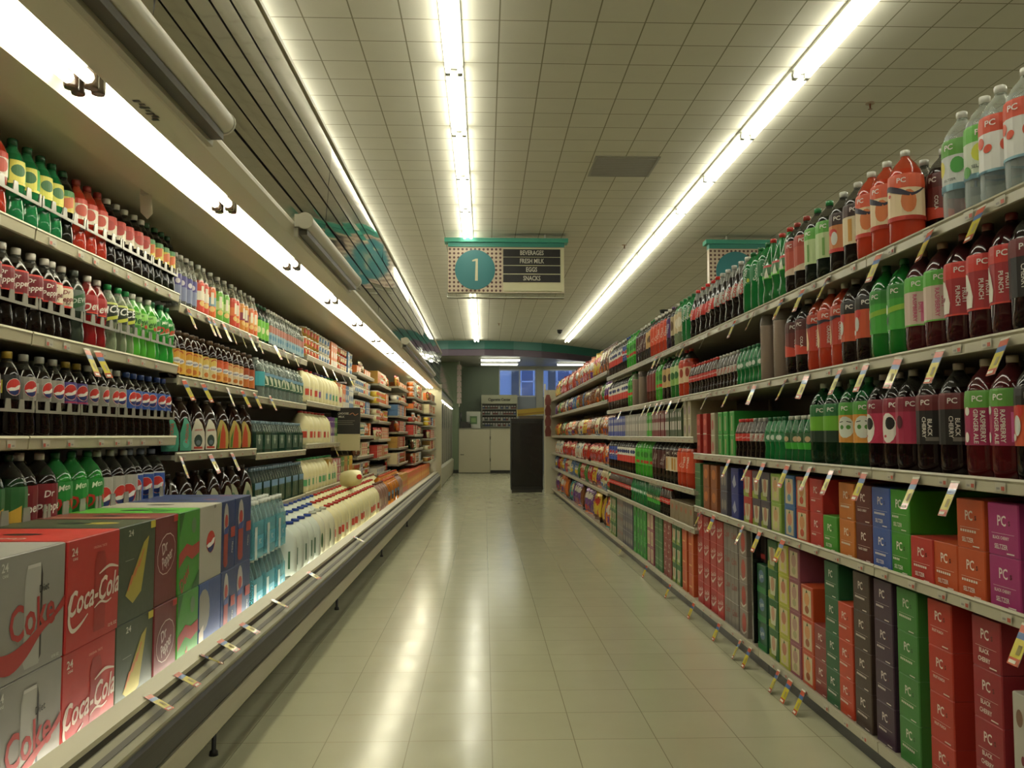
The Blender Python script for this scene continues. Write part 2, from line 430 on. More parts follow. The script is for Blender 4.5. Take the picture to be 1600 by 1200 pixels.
def label_for(desc, shelf, extra='', stack=None):
    desc = short(desc); shelf = shelf.replace('the ', ''); extra = {'': '', 'in the second rank': 'second rank', 'in the third rank': 'third rank'}[extra]
    k = (desc, shelf, extra)
    if stack is None:
        CNT[k] = CNT.get(k, 0) + 1; n = CNT[k]
        o = 'nearest' if n == 1 else ordi(n) + '-nearest'
        return f"{desc}, {o} of its kind, {extra + ', ' if extra else ''}{shelf}"
def place(key, x, y, z, rz, label, group, solo=False, tilt=None):
    p = proto(key); make, name, cat, desc, w_, kind = PR[key]
    multi = getattr(p, 'multi', None)
    if len(p.meshes) == 1 and not multi:
        o = obj(name, p.meshes[0][1]); o.location = (x, y, z); o.rotation_euler = (0, 0, rz)
        if tilt: o.rotation_euler = (tilt, 0, rz)
        return tag(o, label, cat, group)
    if solo:
        if not p.solo:
            a = MB()
            for n, mb in p.parts: a.join(mb)
            if multi:
                for q in multi[2]:
                    b = MB(); b.join(multi[3]); b.v = [(v[0]+q[0], v[1]+q[1], v[2]+q[2]) for v in b.v]; a.join(b)
            p.solo = a.mesh(name)
        o = obj(name, p.solo); o.location = (x, y, z); o.rotation_euler = (tilt or 0, 0, rz)
        return tag(o, label, cat, group)
    r = empty(name, label, cat, (x, y, z), rz, group)
    if tilt: r.rotation_euler = (tilt, 0, rz)
    for n, me in p.meshes: obj(n, me, r)
    if multi:
        for q in multi[2]: obj(multi[0], multi[1], r, q)
    return r
def run(shelf, z, X, items, group, side, rank='', stagger=0, deep=False):
    """items: (kind, px near, px far[, how many[, stack height]]) along the shelf whose front rank stands at X"""
    face = PI / 2 if side == 'L' else -PI / 2
    for it in items:
        key, a, b = it[:3]; n = it[3] if len(it) > 3 and it[3] else 0; hi = it[4] if len(it) > 4 else 1
        make, name, cat, desc, pw, kind = PR[key]
        ya, yb = Yat(a, X), Yat(b, X)
        if kind == 'b':   # rows are measured at the outline of round goods
            q = X + (.43 * pw if side == 'L' else -.43 * pw); ya, yb = Yat(a, q) + .25 * pw, Yat(b, q) + .25 * pw
        if not n: n = max(1, round((yb - ya) / pw))
        st = (yb - ya) / n
        if st < pw: st = pw
        for i in range(n):
            y = ya + (i + .5) * st
            rz = face if kind in 'c' else face * .62 + random.uniform(-.3, .3) if kind == 'b' else face + random.uniform(-.15, .15)
            p = proto(key)
            xx = X + (random.uniform(-.004, .004) if kind != 'c' else 0)
            if kind == 'c':   # X is the plane of the front faces
                xx = X + (-1 if side == 'L' else 1) * (p.d / 2 + random.uniform(0, .006))
                rz += random.uniform(-.012, .012) if hi == 1 else 0
            if kind == 'g': xx = X + (-1 if side == 'L' else 1) * .05
            if hi == 1:
                place(key, xx, y, z, rz, label_for(desc, shelf, rank), group, solo=y > 7.5)
            else:
                sd = short(desc, 7); CNT[(sd, shelf, 's')] = CNT.get((sd, shelf, 's'), 0) + 1; c = CNT[(sd, shelf, 's')]
                for t in range(hi):
                    pos = 'lowest' if t == 0 else 'topmost' if t == hi - 1 else ('middle' if hi == 3 else ('second up' if t == 1 else 'third up'))
                    place(key, xx, y, z + t * (p.h + .0008), rz, f"{sd}, {pos} in {'nearest' if c == 1 else ordi(c) + '-nearest'} such stack, {shelf.replace('the ', '')}", group, solo=y > 7.5)
# ---- soda bottles, 20 oz
GL = '#1c8a3c:l'; COLA = '#160a07:l'; BR = '#2a120a:l'
globe = lambda u, v, s: [('e', u, v, s*1.06, s*1.06, '#d8d4cc'), ('e', u, v, s, s, '#c8281c'), ('p', [(u-s*.95,v-s*.25),(u-s*.5,v-s*.05),(u,v-s*.05),(u+s*.5,v+s*.25),(u+s*.95,v+s*.3),(u+s*.7,v-s*.2),(u,v-s*.42),(u-s*.6,v-s*.5)], '#e6e2da'), ('p', [(u-s*.8,v-s*.5),(u,v-s*.42),(u+s*.75,v-s*.25),(u+s*.55,v-s*.75),(u,v-s*.98),(u-s*.5,v-s*.82)], '#20306e')]
T = lambda s, u, v, h, c, *r: ('t', s, u, v, h, c, *r)
bottle('gd', '20', '#1e8a4e:l', '#0f5a30:g', [(.098,.154,'#2fae3c'),(.098,.104,'#e6dc4a')], [('r',-.022,.104,.022,.154,'#e8e050'),('e',0,.13,.019,.014,'#2a7030')], 'green soda bottle with yellow and green label', clear='#2f9a60:l')
bottle('orr', '20', '#c8341a:l', '#9a2a1a:g', [(.098,.154,'#e8dcc8'),(.14,.154,'#d43a20')], [('e',0,.122,.02,.016,'#c8442a')], 'red-orange soda bottle with cream and red label', clear='#c04a2a:l')
bottle('ckr', '20', COLA, '#d8d4c8:g', [(.098,.154,'#e0d4bc'),(.13,.154,'#d0341e')], [('e',0,.126,.022,.015,'#b82a1c')], 'dark soda bottle with red and cream label')
bottle('dyg', '20', '#15180c:l', '#1f5a30:g', [(.098,.154,'#d8c23a'),(.138,.154,'#3c8a38')], [('p',[(-.02,.1),(.02,.112),(.02,.14),(-.02,.128)],'#d86a24')], 'dark soda bottle with yellow and orange label, green cap')
bottle('dp', '20', COLA, '#dcd6cc:g', [(.098,.154,'#7a1420'),(.150,.154,'#d8382c'),(.098,.101,'#d8382c')], [T('Dr',-.006,.138,.011,'#e8e0d4',8,1,.25),T('Pepper',.002,.121,.014,'#e8e0d4',8,.85,.25)], 'dark soda bottle with maroon label, white cap')
bottle('dpd', '20', COLA, '#dcd6cc:g', [(.098,.154,'#ddd0b4'),(.149,.154,'#d8382c'),(.098,.103,'#d8382c')], [T('Dr',-.006,.138,.011,'#7a1420',8,1,.25),T('Pepper',.002,.121,.014,'#7a1420',8,.85,.25),T('DIET',.0,.108,.005,'#404040')], 'dark soda bottle with cream diet label, white cap')
bottle('gg', '20', '#404a40:l', '#555a54:g', [(.098,.154,'#59665c')], [('p',[(-.02,.102),(.02,.118),(.02,.15),(-.02,.134)],'#2c5a34'),T('DEW',0,.126,.013,'#b8c0b4',12,1,.3)], 'smoky grey soda bottle with grey green label')
bottle('crd', '20', '#9e1a1e:l', '#dcd6cc:g', [(.098,.154,'#a81c1c'),(.098,.108,'#2a0c0c')], [T('Dew',0,.122,.022,'#e6e0d4',12,.9,.35),('r',-.022,.103,.02,.107,'#e04028')], 'cherry red soda bottle with red label', clear='#8a3a34:l')
bottle('ice', '20', '#b9c6a4:c', '#1d9a50:g', [(.098,.154,'#26331f'),(.148,.154,'#c8d26a')], [('p',[(-.028,.098),(.028,.112),(.028,.122),(-.028,.108)],'#c4ca3c'),T('ICE',0,.134,.021,'#eef0ea',12,1,.3)], 'clear soda bottle with dark slanted label, green cap', clear='#c9d0be:c')
bottle('dewd', '20', '#5cc43a:l', '#dcdcd0:g', [(.098,.154,'#8fd060'),(.098,.11,'#3a8a30')], [T('Diet',-.004,.145,.008,'#205020',10,1,.3),T('Dew',0,.124,.022,'#205a26',12,.9,.35),('e',.018,.112,.008,.006,'#c8442c')], 'bright green diet soda bottle, white cap', clear='#80c070:l')
bottle('dew', '20', '#2fae3a:l', '#107040:g', [(.098,.154,'#1c8a34')], [T('Mtn',-.004,.146,.010,'#e6f0d8',12,1,.35),T('Dew',.002,.122,.024,'#d83020',12,.9,.35),('s',[(-.03,.104),(.03,.118)],.0015,'#e8e8d8')], 'bright green soda bottle with green and red label, green cap', clear='#50b060:l')
bottle('pmx', '20', COLA, '#c8a824:g', '#14120f', [('r',-.034,.112,-.018,.142,'#c8be34')] + globe(.010,.126,.019), 'dark cola bottle with black label, yellow cap')
bottle('psl', '20', COLA, '#b9b9ae:g', '#8f8c82', [('r',-.036,.118,-.020,.142,'#c4c8c0')] + globe(.008,.126,.019), 'dark cola bottle with silver label, grey cap')
bottle('ppu', '20', COLA, '#a88c24:g', [(.098,.154,'#4a3a86')], globe(.002,.128,.020) + [('r',-.03,.100,.03,.104,'#b83060')], 'dark cola bottle with purple label, yellow cap')
bottle('pbl', '20', COLA, '#2a4a90:g', '#2450a4', globe(.004,.128,.020), 'dark cola bottle with blue label, blue cap')
bottle('psl4', '20', COLA, '#8f8f88:g', '#a8a69c', globe(.004,.126,.019), 'pale silver label cola bottle, grey cap')
bottle('gsp', '20', '#173a20:l', '#20402c:g', [(.098,.154,'#2c6a34')], [('p',[(-.02,.1),(.02,.118),(.02,.146),(-.02,.128)],'#d8a830')], 'dark green soda bottle with green and orange label')
# ---- two litre bottles
def pcb(key, liq, cap, top, mid, words, desc, art=None, clear='#5c5a50:c', tcol='#d8d0c4', low=None, form='2l'):
    a = list(art or []); b = [(.092,.178,mid),(.178,.218,top)]
    if low: b.append((.088,.092,low))
    a += [T('PC',.0,.198,.014,'#e6e0d6')]
    for i, wd in enumerate(words): a.append(T(wd, .012 - i*.016, .135, .0105 if len(words[0]) < 10 else .0085, tcol, -90))
    bottle(key, form, liq, cap, b, a, desc, name='large_soda_bottle', clear='#c9cfc4:c' if liq.endswith(':c') else clear)
blob = lambda c: [('p',[(-.075,.095),(-.03,.095),(-.026,.12),(-.034,.15),(-.044,.172),(-.058,.176),(-.075,.165)],c)]
pcb('punch', '#3a0a10:l', '#8a2a24:g', '#d0281a', '#a01822', ['FRUIT','PUNCH'], 'fruit punch bottle, dark red with red label', blob('#ddd6c8') + [('e',-.052,.13,.008,.005,'#8a2030',30)], clear='#3a1216:l', low='#d83a28')
pcb('rasp', '#5a1014:l', '#b8a890:g', '#5c9a34', '#a01c50', ['RASPBERRY','GINGER ALE'], 'raspberry ginger ale bottle with magenta and green label', [('r',.03,.10,.052,.165,'#d060a0'),('r',.036,.10,.046,.155,'#3a1020'),('e',-.03,.17,.009,.010,'#e0dcd0'),('e',-.032,.11,.008,.012,'#e0dcd0')], clear='#5a2024:l')
pcb('dgin', '#4a1016:l', '#b08868:g', '#58b034', '#c8b0a0', ['DIET','RASPBERRY'], 'diet ginger ale bottle with green, pink label', [('r',.012,.098,.05,.15,'#d0608a'),('r',.03,.1,.05,.128,'#8a3070')], tcol='#c04870', clear='#4a2024:l', low='#6ab040')
pcb('lime', '#157a24:l', '#187030:g', '#2f8a2c', '#3aa02c', [], 'lime green bottle with green label', [('p',[(-.05,.135),(.05,.15),(.05,.165),(-.05,.15)],'#8ab828'),('e',-.036,.15,.006,.014,'#e0e4d8'),('e',-.034,.118,.006,.012,'#20301c')], clear='#1a8030:l')
pcb('oran', '#c03414:l', '#c8c4b8:g', '#c8421e', '#b83018', ['ORANGE'], 'orange soda bottle with red-orange label', blob('#d8b080') + [('s',[(-.08,.176,.5),(-.055,.186,1.4),(-.03,.178,1.4),(.0,.182,.8),(.03,.178,.3)],.006,'#241428')], clear='#c24a28:l')
pcb('peach', '#d03a16:l', '#d8d8cc:g', '#d8501e', '#e0c8a0', [], 'orange soda bottle with peach and cream label', [('e',.02,.14,.022,.032,'#d07030'),('s',[(-.08,.17,.4),(-.05,.182,1.2),(-.01,.17,1.3),(.03,.158,.7),(.07,.178,.3)],.007,'#201830'),('e',-.04,.16,.006,.005,'#c03a28'),('r',-.173,.088,.173,.1,'#c83018')], clear='#c24a28:l')
pcb('engy', '#1a0c0a:l', '#a8a49a:g', '#201815', '#c84a1c', [], 'dark soda bottle with orange label', [('e',-.03,.165,.014,.014,'#c8281c'),('e',-.036,.135,.012,.022,'#c8c8c0'),('e',-.05,.11,.01,.008,'#d8d8d0')])
pcb('ccola', '#1a0a08:l', '#b0b0a6:g', '#501814', '#6a1c18', ['COLA'], 'dark cola bottle with deep red label', [('p',[(-.06,.09),(.06,.09),(.06,.11),(-.06,.135)],'#c8381c')])
pcb('cherry', '#1c080a:l', '#a89888:g', '#6a1a1e', '#140e0c', ['BLACK','CHERRY'], 'black cherry soda bottle with black label', [('r',.0,.1,.05,.11,'#6a625a')])
pcb('pinkf', '#1c080a:l', '#a89888:g', '#8a1430', '#c02850', [], 'dark soda bottle with pink patterned label', [('e',-.02,.135,.030,.042,'#ddd8cc'),('e',-.012,.148,.017,.018,'#181410'),('e',-.03,.112,.006,.004,'#c03040'),('p',[(.0,.092),(.04,.092),(.04,.13)],'#b82048')])
pcb('grape', '#1c080a:l', '#a89888:g', '#8a1430', '#a81c44', [], 'dark soda bottle with plain cherry pink label', [('e',-.035,.15,.012,.018,'#501020')])
pcb('gface', '#0c3a18:l', '#207a40:g', '#4a9a30', '#d08a24', [], 'green soda bottle with orange patterned label', [('e',.0,.14,.034,.034,'#ccd2c4'),('e',-.012,.14,.008,.007,'#4a8a30'),('e',.014,.14,.008,.007,'#4a8a30'),('s',[(-.024,.155),(-.006,.158)],.0015,'#202020'),('s',[(.008,.158),(.024,.155)],.0015,'#202020')], clear='#1c6a38:l')
pcb('galeg', '#0a2a14:l', '#c8c8b8:g', '#247038', '#12301c', [], 'dark green bottle with lime panel', [('r',-.06,.13,.06,.178,'#6aac24')], clear='#1c5a30:l')
pcb('seltz', '#ccd6d6:c', '#dcdcd2:g', '#5aa030', '#c8ccc8', [], 'clear seltzer bottle with green and blue label', [('e',-.03,.15,.016,.020,'#d8cc30'),('e',.022,.152,.018,.020,'#3f9a34'),('r',-.173,.092,.173,.108,'#8ab8c8'),T('SELTZER',0,.118,.006,'#4a5450')])
pcb('seltl', '#ccd6d6:c', '#dcdcd2:g', '#5ab030', '#c4d0b8', [], 'clear seltzer bottle with lime green label', [('e',0,.152,.024,.022,'#c8cc2c'),('r',-.173,.092,.173,.104,'#8ab8c8'),T('SELTZER',0,.120,.008,'#4a5450'),('e',-.04,.11,.014,.014,'#4a9a34')])
pcb('selto', '#ccd6d6:c', '#dcdcd2:g', '#d8481e', '#dcdcd8', [], 'clear seltzer bottle with orange and white label', [('e',-.03,.158,.013,.013,'#d8481e'),('e',-.008,.142,.012,.009,'#d8481e',30),('e',.03,.145,.009,.013,'#d8481e'),('r',-.173,.088,.173,.094,'#8ab8c8')])
pcb('rbeer', COLA, '#d0d0c4:g', '#34140e', '#d8c8a4', [], 'dark soda bottle with cream label', [('r',-.02,.10,-.005,.17,'#c8923c')])
pcb('pengu', COLA, '#d0d0c4:g', '#34140e', '#c87a3c', [], 'dark soda bottle with red and white patterned label', [('e',-.02,.155,.020,.012,'#c8281c'),('e',-.012,.135,.014,.022,'#d0d0c8'),('r',-.05,.09,.05,.102,'#c82c1c')])
pcb('lgrn', '#0e1a10:l', '#1f7a3c:g', '#5aa838', '#b8cc94', [], 'dark soda bottle with pale green label', [('r',-.004,.10,.006,.16,'#6a9a4a')])
pcb('redc', COLA, '#a03024:g', '#a83a28', '#b84a34', [], 'dark soda bottle with brick red label', [('p',[(-.06,.09),(.06,.09),(.06,.125),(-.06,.1)],'#d0bca0')])
bottle('cdry', 'dl', '#1c7a34:l', '#c02c1c:g', [(.126,.188,'#2c6a2c'),(.178,.188,'#c03024'),(.126,.14,'#5ac030')], [('p',[(-.015,.13),(.015,.13),(0,.175)],'#d8dcc4')], 'green ginger ale bottle, red cap', clear='#2a8a48:l', name='large_soda_bottle')
bottle('spr', '2l', '#17803a:l', '#166a34:g', [(.15,.212,'#1f7a44')], [T('Sprite',0,.18,.022,'#d0d8c8',80,1,.2),('e',.02,.165,.007,.009,'#c8c83c')], 'green lemon-lime soda bottle, green cap', clear='#2a8a48:l', name='large_soda_bottle')
bottle('dcok', 'dl', COLA, '#c8c8c0:g', '#b4b0a6', [T('Coke',0,.157,.030,'#b8281c',80,.8)], 'dark cola bottle with silver label', clear='#8a8a80:l', name='large_soda_bottle')
bottle('cok', 'dl', COLA, '#c8241c:g', '#c8281c', [T('Coca-Cola',0,.157,.016,'#e6dcd0',75,.8,.2)], 'dark cola bottle with red label, red cap', clear='#8a8a80:l', name='large_soda_bottle')
bottle('sch', '2l', '#8a9a74:l', '#1f7a3c:g', '#c8b48a', [('e',0,.155,.02,.03,'#e0d8c0')], 'pale green bottle with beige label', clear='#1f8a40:l', name='large_soda_bottle')
bottle('vnla', '2l', COLA, '#c0bcb0:g', '#b8a67c', [('e',0,.155,.016,.03,'#604828')], 'dark cola bottle with tan label', name='large_soda_bottle')
bottle('fpur', '2l', '#2a0c30:l', '#502a60:g', '#4e2468', [T('Crush',0,.155,.018,'#d8d0e0',75,1,.2)], 'purple soda bottle', name='large_soda_bottle')
bottle('foran', '2l', '#c8380e:l', '#d8d0c4:g', '#d8481a', [T('Crush',0,.155,.020,'#e8d8c4',75,1,.2)], 'orange soda bottle with orange label', name='large_soda_bottle')
bottle('mroon', '2l', COLA, '#d0ccc2:g', '#4a1a1c', [T('Dr Pepper',0,.155,.014,'#c8c0b8',75,.9,.2)], 'dark soda bottle with deep maroon label', name='large_soda_bottle')
bottle('mdew', '2l', '#3aaa28:l', '#1f8a30:g', '#44b030', [('e',0,.17,.02,.02,'#2a7a24'),('r',-.02,.11,.03,.13,'#c8321e')], 'bright green two litre bottle', clear='#50b040:l', name='large_soda_bottle')
bottle('pblu', '2l', COLA, '#2a4a8a:g', '#24489a', globe(0,.155,.026), 'dark cola bottle with blue label', name='large_soda_bottle')
bottle('wild', '2l', COLA, '#d0ccc2:g', [(.098,.212,'#dcd8cc'),(.098,.15,'#d0382a')], [('e',0,.18,.02,.014,'#26366e')], 'dark soda bottle with white and red label', name='large_soda_bottle')
bottle('creamy', '2l', COLA, '#207a40:g', '#c8a66a', [('e',0,.155,.018,.024,'#584028')], 'dark soda bottle with tan diamond label', name='large_soda_bottle')
bottle('lgreen2', '2l', '#2c7a30:l', '#c8c4b8:g', [(.098,.212,'#8fb85a'),(.17,.212,'#b8cc8a')], [('e',0,.155,.02,.022,'#2a6a30')], 'green bottle with pale green label', clear='#2a8a48:l', name='large_soda_bottle')
bottle('peach2', '2l', '#c83a16:l', '#c8301c:g', [(.098,.212,'#d8b890'),(.186,.212,'#c8381e')], [('e',0,.155,.014,.026,'#a03a20')], 'orange bottle with peach label', name='large_soda_bottle')
bottle('dkred', '2l', '#5a1a10:l', '#c8c4b8:g', '#7a2018', [], 'dark bottle with brown red label', name='large_soda_bottle')
bottle('hcok', 'half', COLA, '#c8281e:g', '#c42a1e', [T('Coca-Cola',0,.111,.008,'#e6dcd0',10,.8,.2)], 'small dark cola bottle with red label', clear='#6a5a50:l', name='small_soda_bottle')
bottle('hdcok', 'half', COLA, '#b0aca4:g', '#b4b0a4', [T('Coke',0,.111,.016,'#b8281c',60,.8)], 'small dark cola bottle with silver label', clear='#6a6660:l', name='small_soda_bottle')
bottle('hgrn', 'half', '#187a3a:l', '#1a6a3c:g', '#2a7a4a', [('e',0,.111,.012,.012,'#c8d0c4')], 'small green soda bottle with green label', clear='#2a8a50:l', name='small_soda_bottle')
bottle('hgin', 'half', '#1c6a34:l', '#d0d0c4:g', [(.062,.130,'#3aa82c'),(.09,.13,'#2c5a30')], [('e',0,.105,.013,.012,'#c8a880')], 'small green ginger ale bottle, white cap', clear='#2a7a44:l', name='small_soda_bottle')
bottle('ps8', 'half', COLA, '#8a8a84:g', [(.05,.135,'#38489c')], [], 'small cola bottle in blue sleeve', name='small_soda_bottle')
for k, c, d in (('bsil','#a09c92','silver'),('bgrn','#3fae2c','green'),('bred','#7a2428','maroon'),('bolv','#4a5a3a','olive'),('bblu','#36469c','blue')):
    carton(k, .062, .10, .205, c, [('r',-.02,.06,.02,.12,'#c8c0b4'),('e',0,.165,.014,.02,'#d8d4cc')], f'tall narrow {d} bottle carton', name='bottle_carton')

bottle('dp2', '2l', COLA, '#dcd6cc:g', '#7a1420', [T('Dr',-.008,.185,.018,'#e8e0d4',8,1,.25),T('Pepper',.002,.15,.024,'#e8e0d4',8,.85,.25)], 'large dark soda bottle with maroon label', name='large_soda_bottle')
bottle('dew2', '2l', '#2a9a34:l', '#107040:g', '#1c8a34', [T('Mtn',-.004,.195,.016,'#e6f0d8',12,1,.35),T('Dew',.002,.15,.040,'#d83020',12,.9,.35)], 'large bright green soda bottle, green cap', clear='#3aa050:l', name='large_soda_bottle')
bottle('psl2', '2l', COLA, '#a9a99e:g', '#a8a69c', globe(.004,.15,.032), 'large cola bottle with silver label', name='large_soda_bottle')
bottle('pbl2', '2l', COLA, '#8890a0:g', [(.098,.212,'#2450a4'),(.207,.212,'#c8c8c8')], globe(.004,.165,.030), 'large cola bottle with blue label', name='large_soda_bottle')
bottle('gsp2', '2l', '#173a20:l', '#20402c:g', '#2c6a34', [('p',[(-.03,.1),(.03,.12),(.03,.165),(-.03,.14)],'#d8a830')], 'large dark green soda bottle', name='large_soda_bottle')
# ---- teas, juices, waters, milk
for k, c1, c2, d in (('tya','#d8a024','#e0b030','deep yellow'),('tyb','#e0c05a','#d8c890','pale yellow'),('tor','#d85a20','#e0a040','orange topped'),('tpo','#dcb070','#dcc8a0','pale orange'),('tdo','#a8481c','#c86a20','dark orange')):
    bottle(k, 'tea', BR, '#4a3420:m', [(.022,.132,c2),(.075,.132,c1)], [('s',[(-.018,.115),(-.006,.124),(.010,.124),(.018,.116)],.003,'#b8501c'),('e',.0,.042,.015,.012,'#c87018'),('e',0,.08,.026,.013,'#e4e0d8'),T('Snapple',0,.08,.010,'#2a3c80',4,.9)], f'brown iced tea bottle with {d} label', name='tea_bottle', clear='#3a2418:l')
leaf = lambda c: ('p',[(-.040,.016),(.030,.016),(.036,.05),(.032,.10),(.016,.145),(.0,.166),(-.014,.166),(-.024,.14),(-.038,.09),(-.042,.04)], c)
bottle('jteal', 'jug', BR, '#3a2a1c:g', None, [leaf('#3f9a7c'),('e',-.004,.05,.020,.022,'#5ab49a'),T('ARIZONA',.0,.095,.017,'#c83a34',84,.85)], 'dark tea jug with teal leaf label', name='tea_jug', cat='jug', clear='#3a2418:l', handle=True)
bottle('jwhite', 'jug', BR, '#3a2a1c:g', None, [leaf('#d8d2bc'),('e',-.002,.06,.021,.030,'#34483c'),('e',-.002,.052,.012,.012,'#6a7a80'),('r',-.024,.022,.02,.032,'#c8442c'),T('ARIZONA',-.002,.112,.008,'#c83024',5,.8)], 'dark tea jug with white leaf label', name='tea_jug', cat='jug', clear='#3a2418:l', handle=True)
bottle('jgold', 'jug', BR, '#3a2a1c:g', None, [leaf('#bca84c'),('p',[(-.018,.018),(.016,.018),(.014,.1),(0,.15),(-.012,.1)],'#c84a20'),('p',[(-.03,.02),(-.02,.02),(-.014,.12),(-.028,.07)],'#5a8a34')], 'dark tea jug with gold and red leaf label', name='tea_jug', cat='jug', clear='#3a2418:l', handle=True)
bottle('jpale', 'jug', BR, '#3a2a1c:g', None, [leaf('#a8a888'),('e',-.002,.09,.014,.03,'#5a7a5a')], 'dark tea jug with grey green leaf label', name='tea_jug', cat='jug', clear='#3a2418:l', handle=True)
bottle('vita', 'slim', '#b8bcb4:c', '#d0cec4:g', [(.035,.15,'#7880a0'),(.10,.15,'#4a4484')], [('e',0,.118,.012,.012,'#c8c0c8')], 'clear sports water bottle with violet label', name='water_bottle', clear='#c0c0b4:c')
for k, c1, c2, d in (('jro','#d8442a','#e0d8c4','red-orange'),('jgr','#6ab42c','#c0d480','lime green'),('jrd','#d8401c','#e87838','red'),('jye','#d88a20','#8a3044','amber and plum'),('jor','#d8641c','#e0a050','orange'),('jbl','#e0681c','#78a0b0','orange and blue')):
    bottle(k, 'slim', c1 + ':l', '#c8c8bc:g', [(.02,.16,c1),(.075,.12,c2)], [('e',0,.06,.016,.014,'#e8c070'),('r',-.008,.085,.008,.145,'#e8e0c8')], f'slim juice bottle with {d} label', name='juice_bottle', clear='#c9c8b4:c', span=(.02,.16))
bottle('smart', 'slim', '#aab2aa:c', '#d8d8cc:g', [(.03,.10,'#8aa4ac'),(.10,.145,'#a86a58')], [('e',0,.07,.012,.016,'#5a88a0')], 'clear water bottle with blue and rose label', name='water_bottle', clear='#b8beb4:c')
bottle('smrt2', 'slim', '#aab2aa:c', '#e0ded2:g', None, [], 'plain clear water bottle', name='water_bottle', clear='#b8beb4:c')
bottle('grj', 'slim', '#1f5a34:l', '#20502c:g', '#6ab42c', [('e',0,.09,.014,.02,'#d8d8a0')], 'dark green juice bottle with lime label', name='juice_bottle')
bottle('wgal', 'water', '#a0b0a8:c', '#c8d0cc:g', [(.078,.165,'#2c5a44'),(.145,.165,'#7aa4c0')], [('p',[(-.03,.09),(.03,.09),(.024,.135),(0,.155),(-.024,.135)],'#d0d4b8'),('p',[(-.02,.095),(.02,.095),(.0,.145)],'#3a6a44')], 'clear water jug with green and blue label', name='water_jug', cat='jug', clear='#b0bcb4:c', handle=True)
bottle('wteal', 'water', '#a0b0a8:c', '#c8d0cc:g', '#3aa4b0', [], 'clear water jug with teal label', name='water_jug', cat='jug', clear='#b0bcb4:c', handle=True)
MK = '#dcd4a4:w'
for k, c, lc, d in (('mred','#c4281c','#c84428','red'),('mpur','#6a3a7a','#8a5a94','purple'),('mblu','#2c50a0','#7aa0b4','blue'),('mgrn','#2c9a4c','#5aa46a','green'),('myel','#d8b424','#b83a5a','yellow')):
    bottle(k, 'gallon', MK, c + ':g', None, [('r',-.028,.045,.028,.12,'#ddd4b4'),('r',-.022,.055,.022,.105,lc)], f'milk jug with {d} cap and label', name='milk_jug', cat='milk jug', clear=MK, handle=True)
bottle('mwb', 'gallon', '#c4ccc0:w', '#2448a8:g', None, [('r',-.006,.04,.006,.13,'#3a6a4a')], 'pale water jug with blue cap', name='water_jug', cat='jug', clear='#c4ccc0:w', handle=True)
bottle('mwc', 'gallon', '#d4d2b8:w', '#cfd0c0:g', None, [('e',0,.09,.010,.045,'#2c5c30')], 'white milk jug with green oval label', name='milk_jug', cat='milk jug', clear='#d4d2b8:w', handle=True)
bottle('brj', 'gallon', '#8a6a5a:w', '#6a3a24:g', None, [('r',-.03,.05,.03,.12,'#a89078')], 'brown chocolate milk jug', name='milk_jug', cat='milk jug', clear='#8a6a5a:w', handle=True)
bottle('ojj', 'gallon', '#d8861c:l', '#d8581c:g', None, [('r',-.03,.05,.03,.14,'#28323c'),('r',-.03,.1,.03,.14,'#5a88a0')], 'orange juice jug with dark label', name='juice_jug', cat='jug', clear='#d8861c:l', handle=True)
pack('wpk', 3, 2, 'slim', '#b4d0d0:c', '#d8dcd4:g', '#6cc4d4:c', [('r',-.2,.04,.2,.10,'#38a8c4'),('r',-.07,.0,-.03,.14,'#c8d8d4'),T('PC',.02,.07,.022,'#d8e4e0')], 'teal wrapped pack of water bottles')
pack('wpg', 3, 2, 'half', '#8c9c94:c', '#8aa8b8:g', '#305c44:c', [('r',-.2,.03,.2,.12,'#244c34'),('e',0,.09,.02,.03,'#a8b4a0'),T('Poland Spring',0,.09,.010,'#d0d8c8',0,.8)], 'dark green wrapped pack of spring water bottles')
pack('wpt', 3, 2, 'slim', '#8c9c94:c', '#7a98ac:g', '#305c44:c', [('r',-.2,.02,.2,.12,'#1f4a2c'),('r',-.2,.12,.2,.16,'#6a94b8'),('r',-.12,.0,-.085,.12,'#c86a3c'),T('Poland Spring',0,.08,.012,'#b8c4ac',80,.8)], 'tall green and blue wrapped pack of spring water bottles')
# ---- cartons: 24 packs in the cooler well
can = lambda u, v, w_, h, c1, c2: [('p',[(u-w_*.8,v),(u+w_*.8,v),(u+w_,v+h*.06),(u+w_,v+h*.86),(u+w_*.75,v+h),(u-w_*.75,v+h),(u-w_,v+h*.86),(u-w_,v+h*.06)],c1),('r',u-w_*.75,v+h*.965,u+w_*.75,v+h,c2)]
hole = lambda c='#14100c': [('e',0,0,.022,.05,c)]
BH, BD = .268, .37
carton('dietc', .288, BD, BH, '#8f8c84', can(.0,.012,.036,.225,'#a8a69c','#c4c2b8') + [('p',[(.030,.02),(.038,.03),(.038,.21),(.030,.235)],'#34302c'),T('Coke',.0,.118,.075,'#a82a28',4,.82),T('Diet',.044,.178,.017,'#2c2a26',4),('s',[(-.145,.05,1.5),(-.09,.040,1.9),(-.03,.055,1.5),(.03,.085,.8),(.09,.105,.5),(.145,.135,.9)],.012,'#a82a28'),T('24',-.120,.245,.018,'#c8c6bc'),T('CANS',-.118,.228,.006,'#c8c6bc'),T('12 FL OZ',.10,.012,.006,'#c8c6bc')], 'silver diet cola carton', top=[('r',-.15,-.185,.15,.185,'#a8a69e')] + hole())
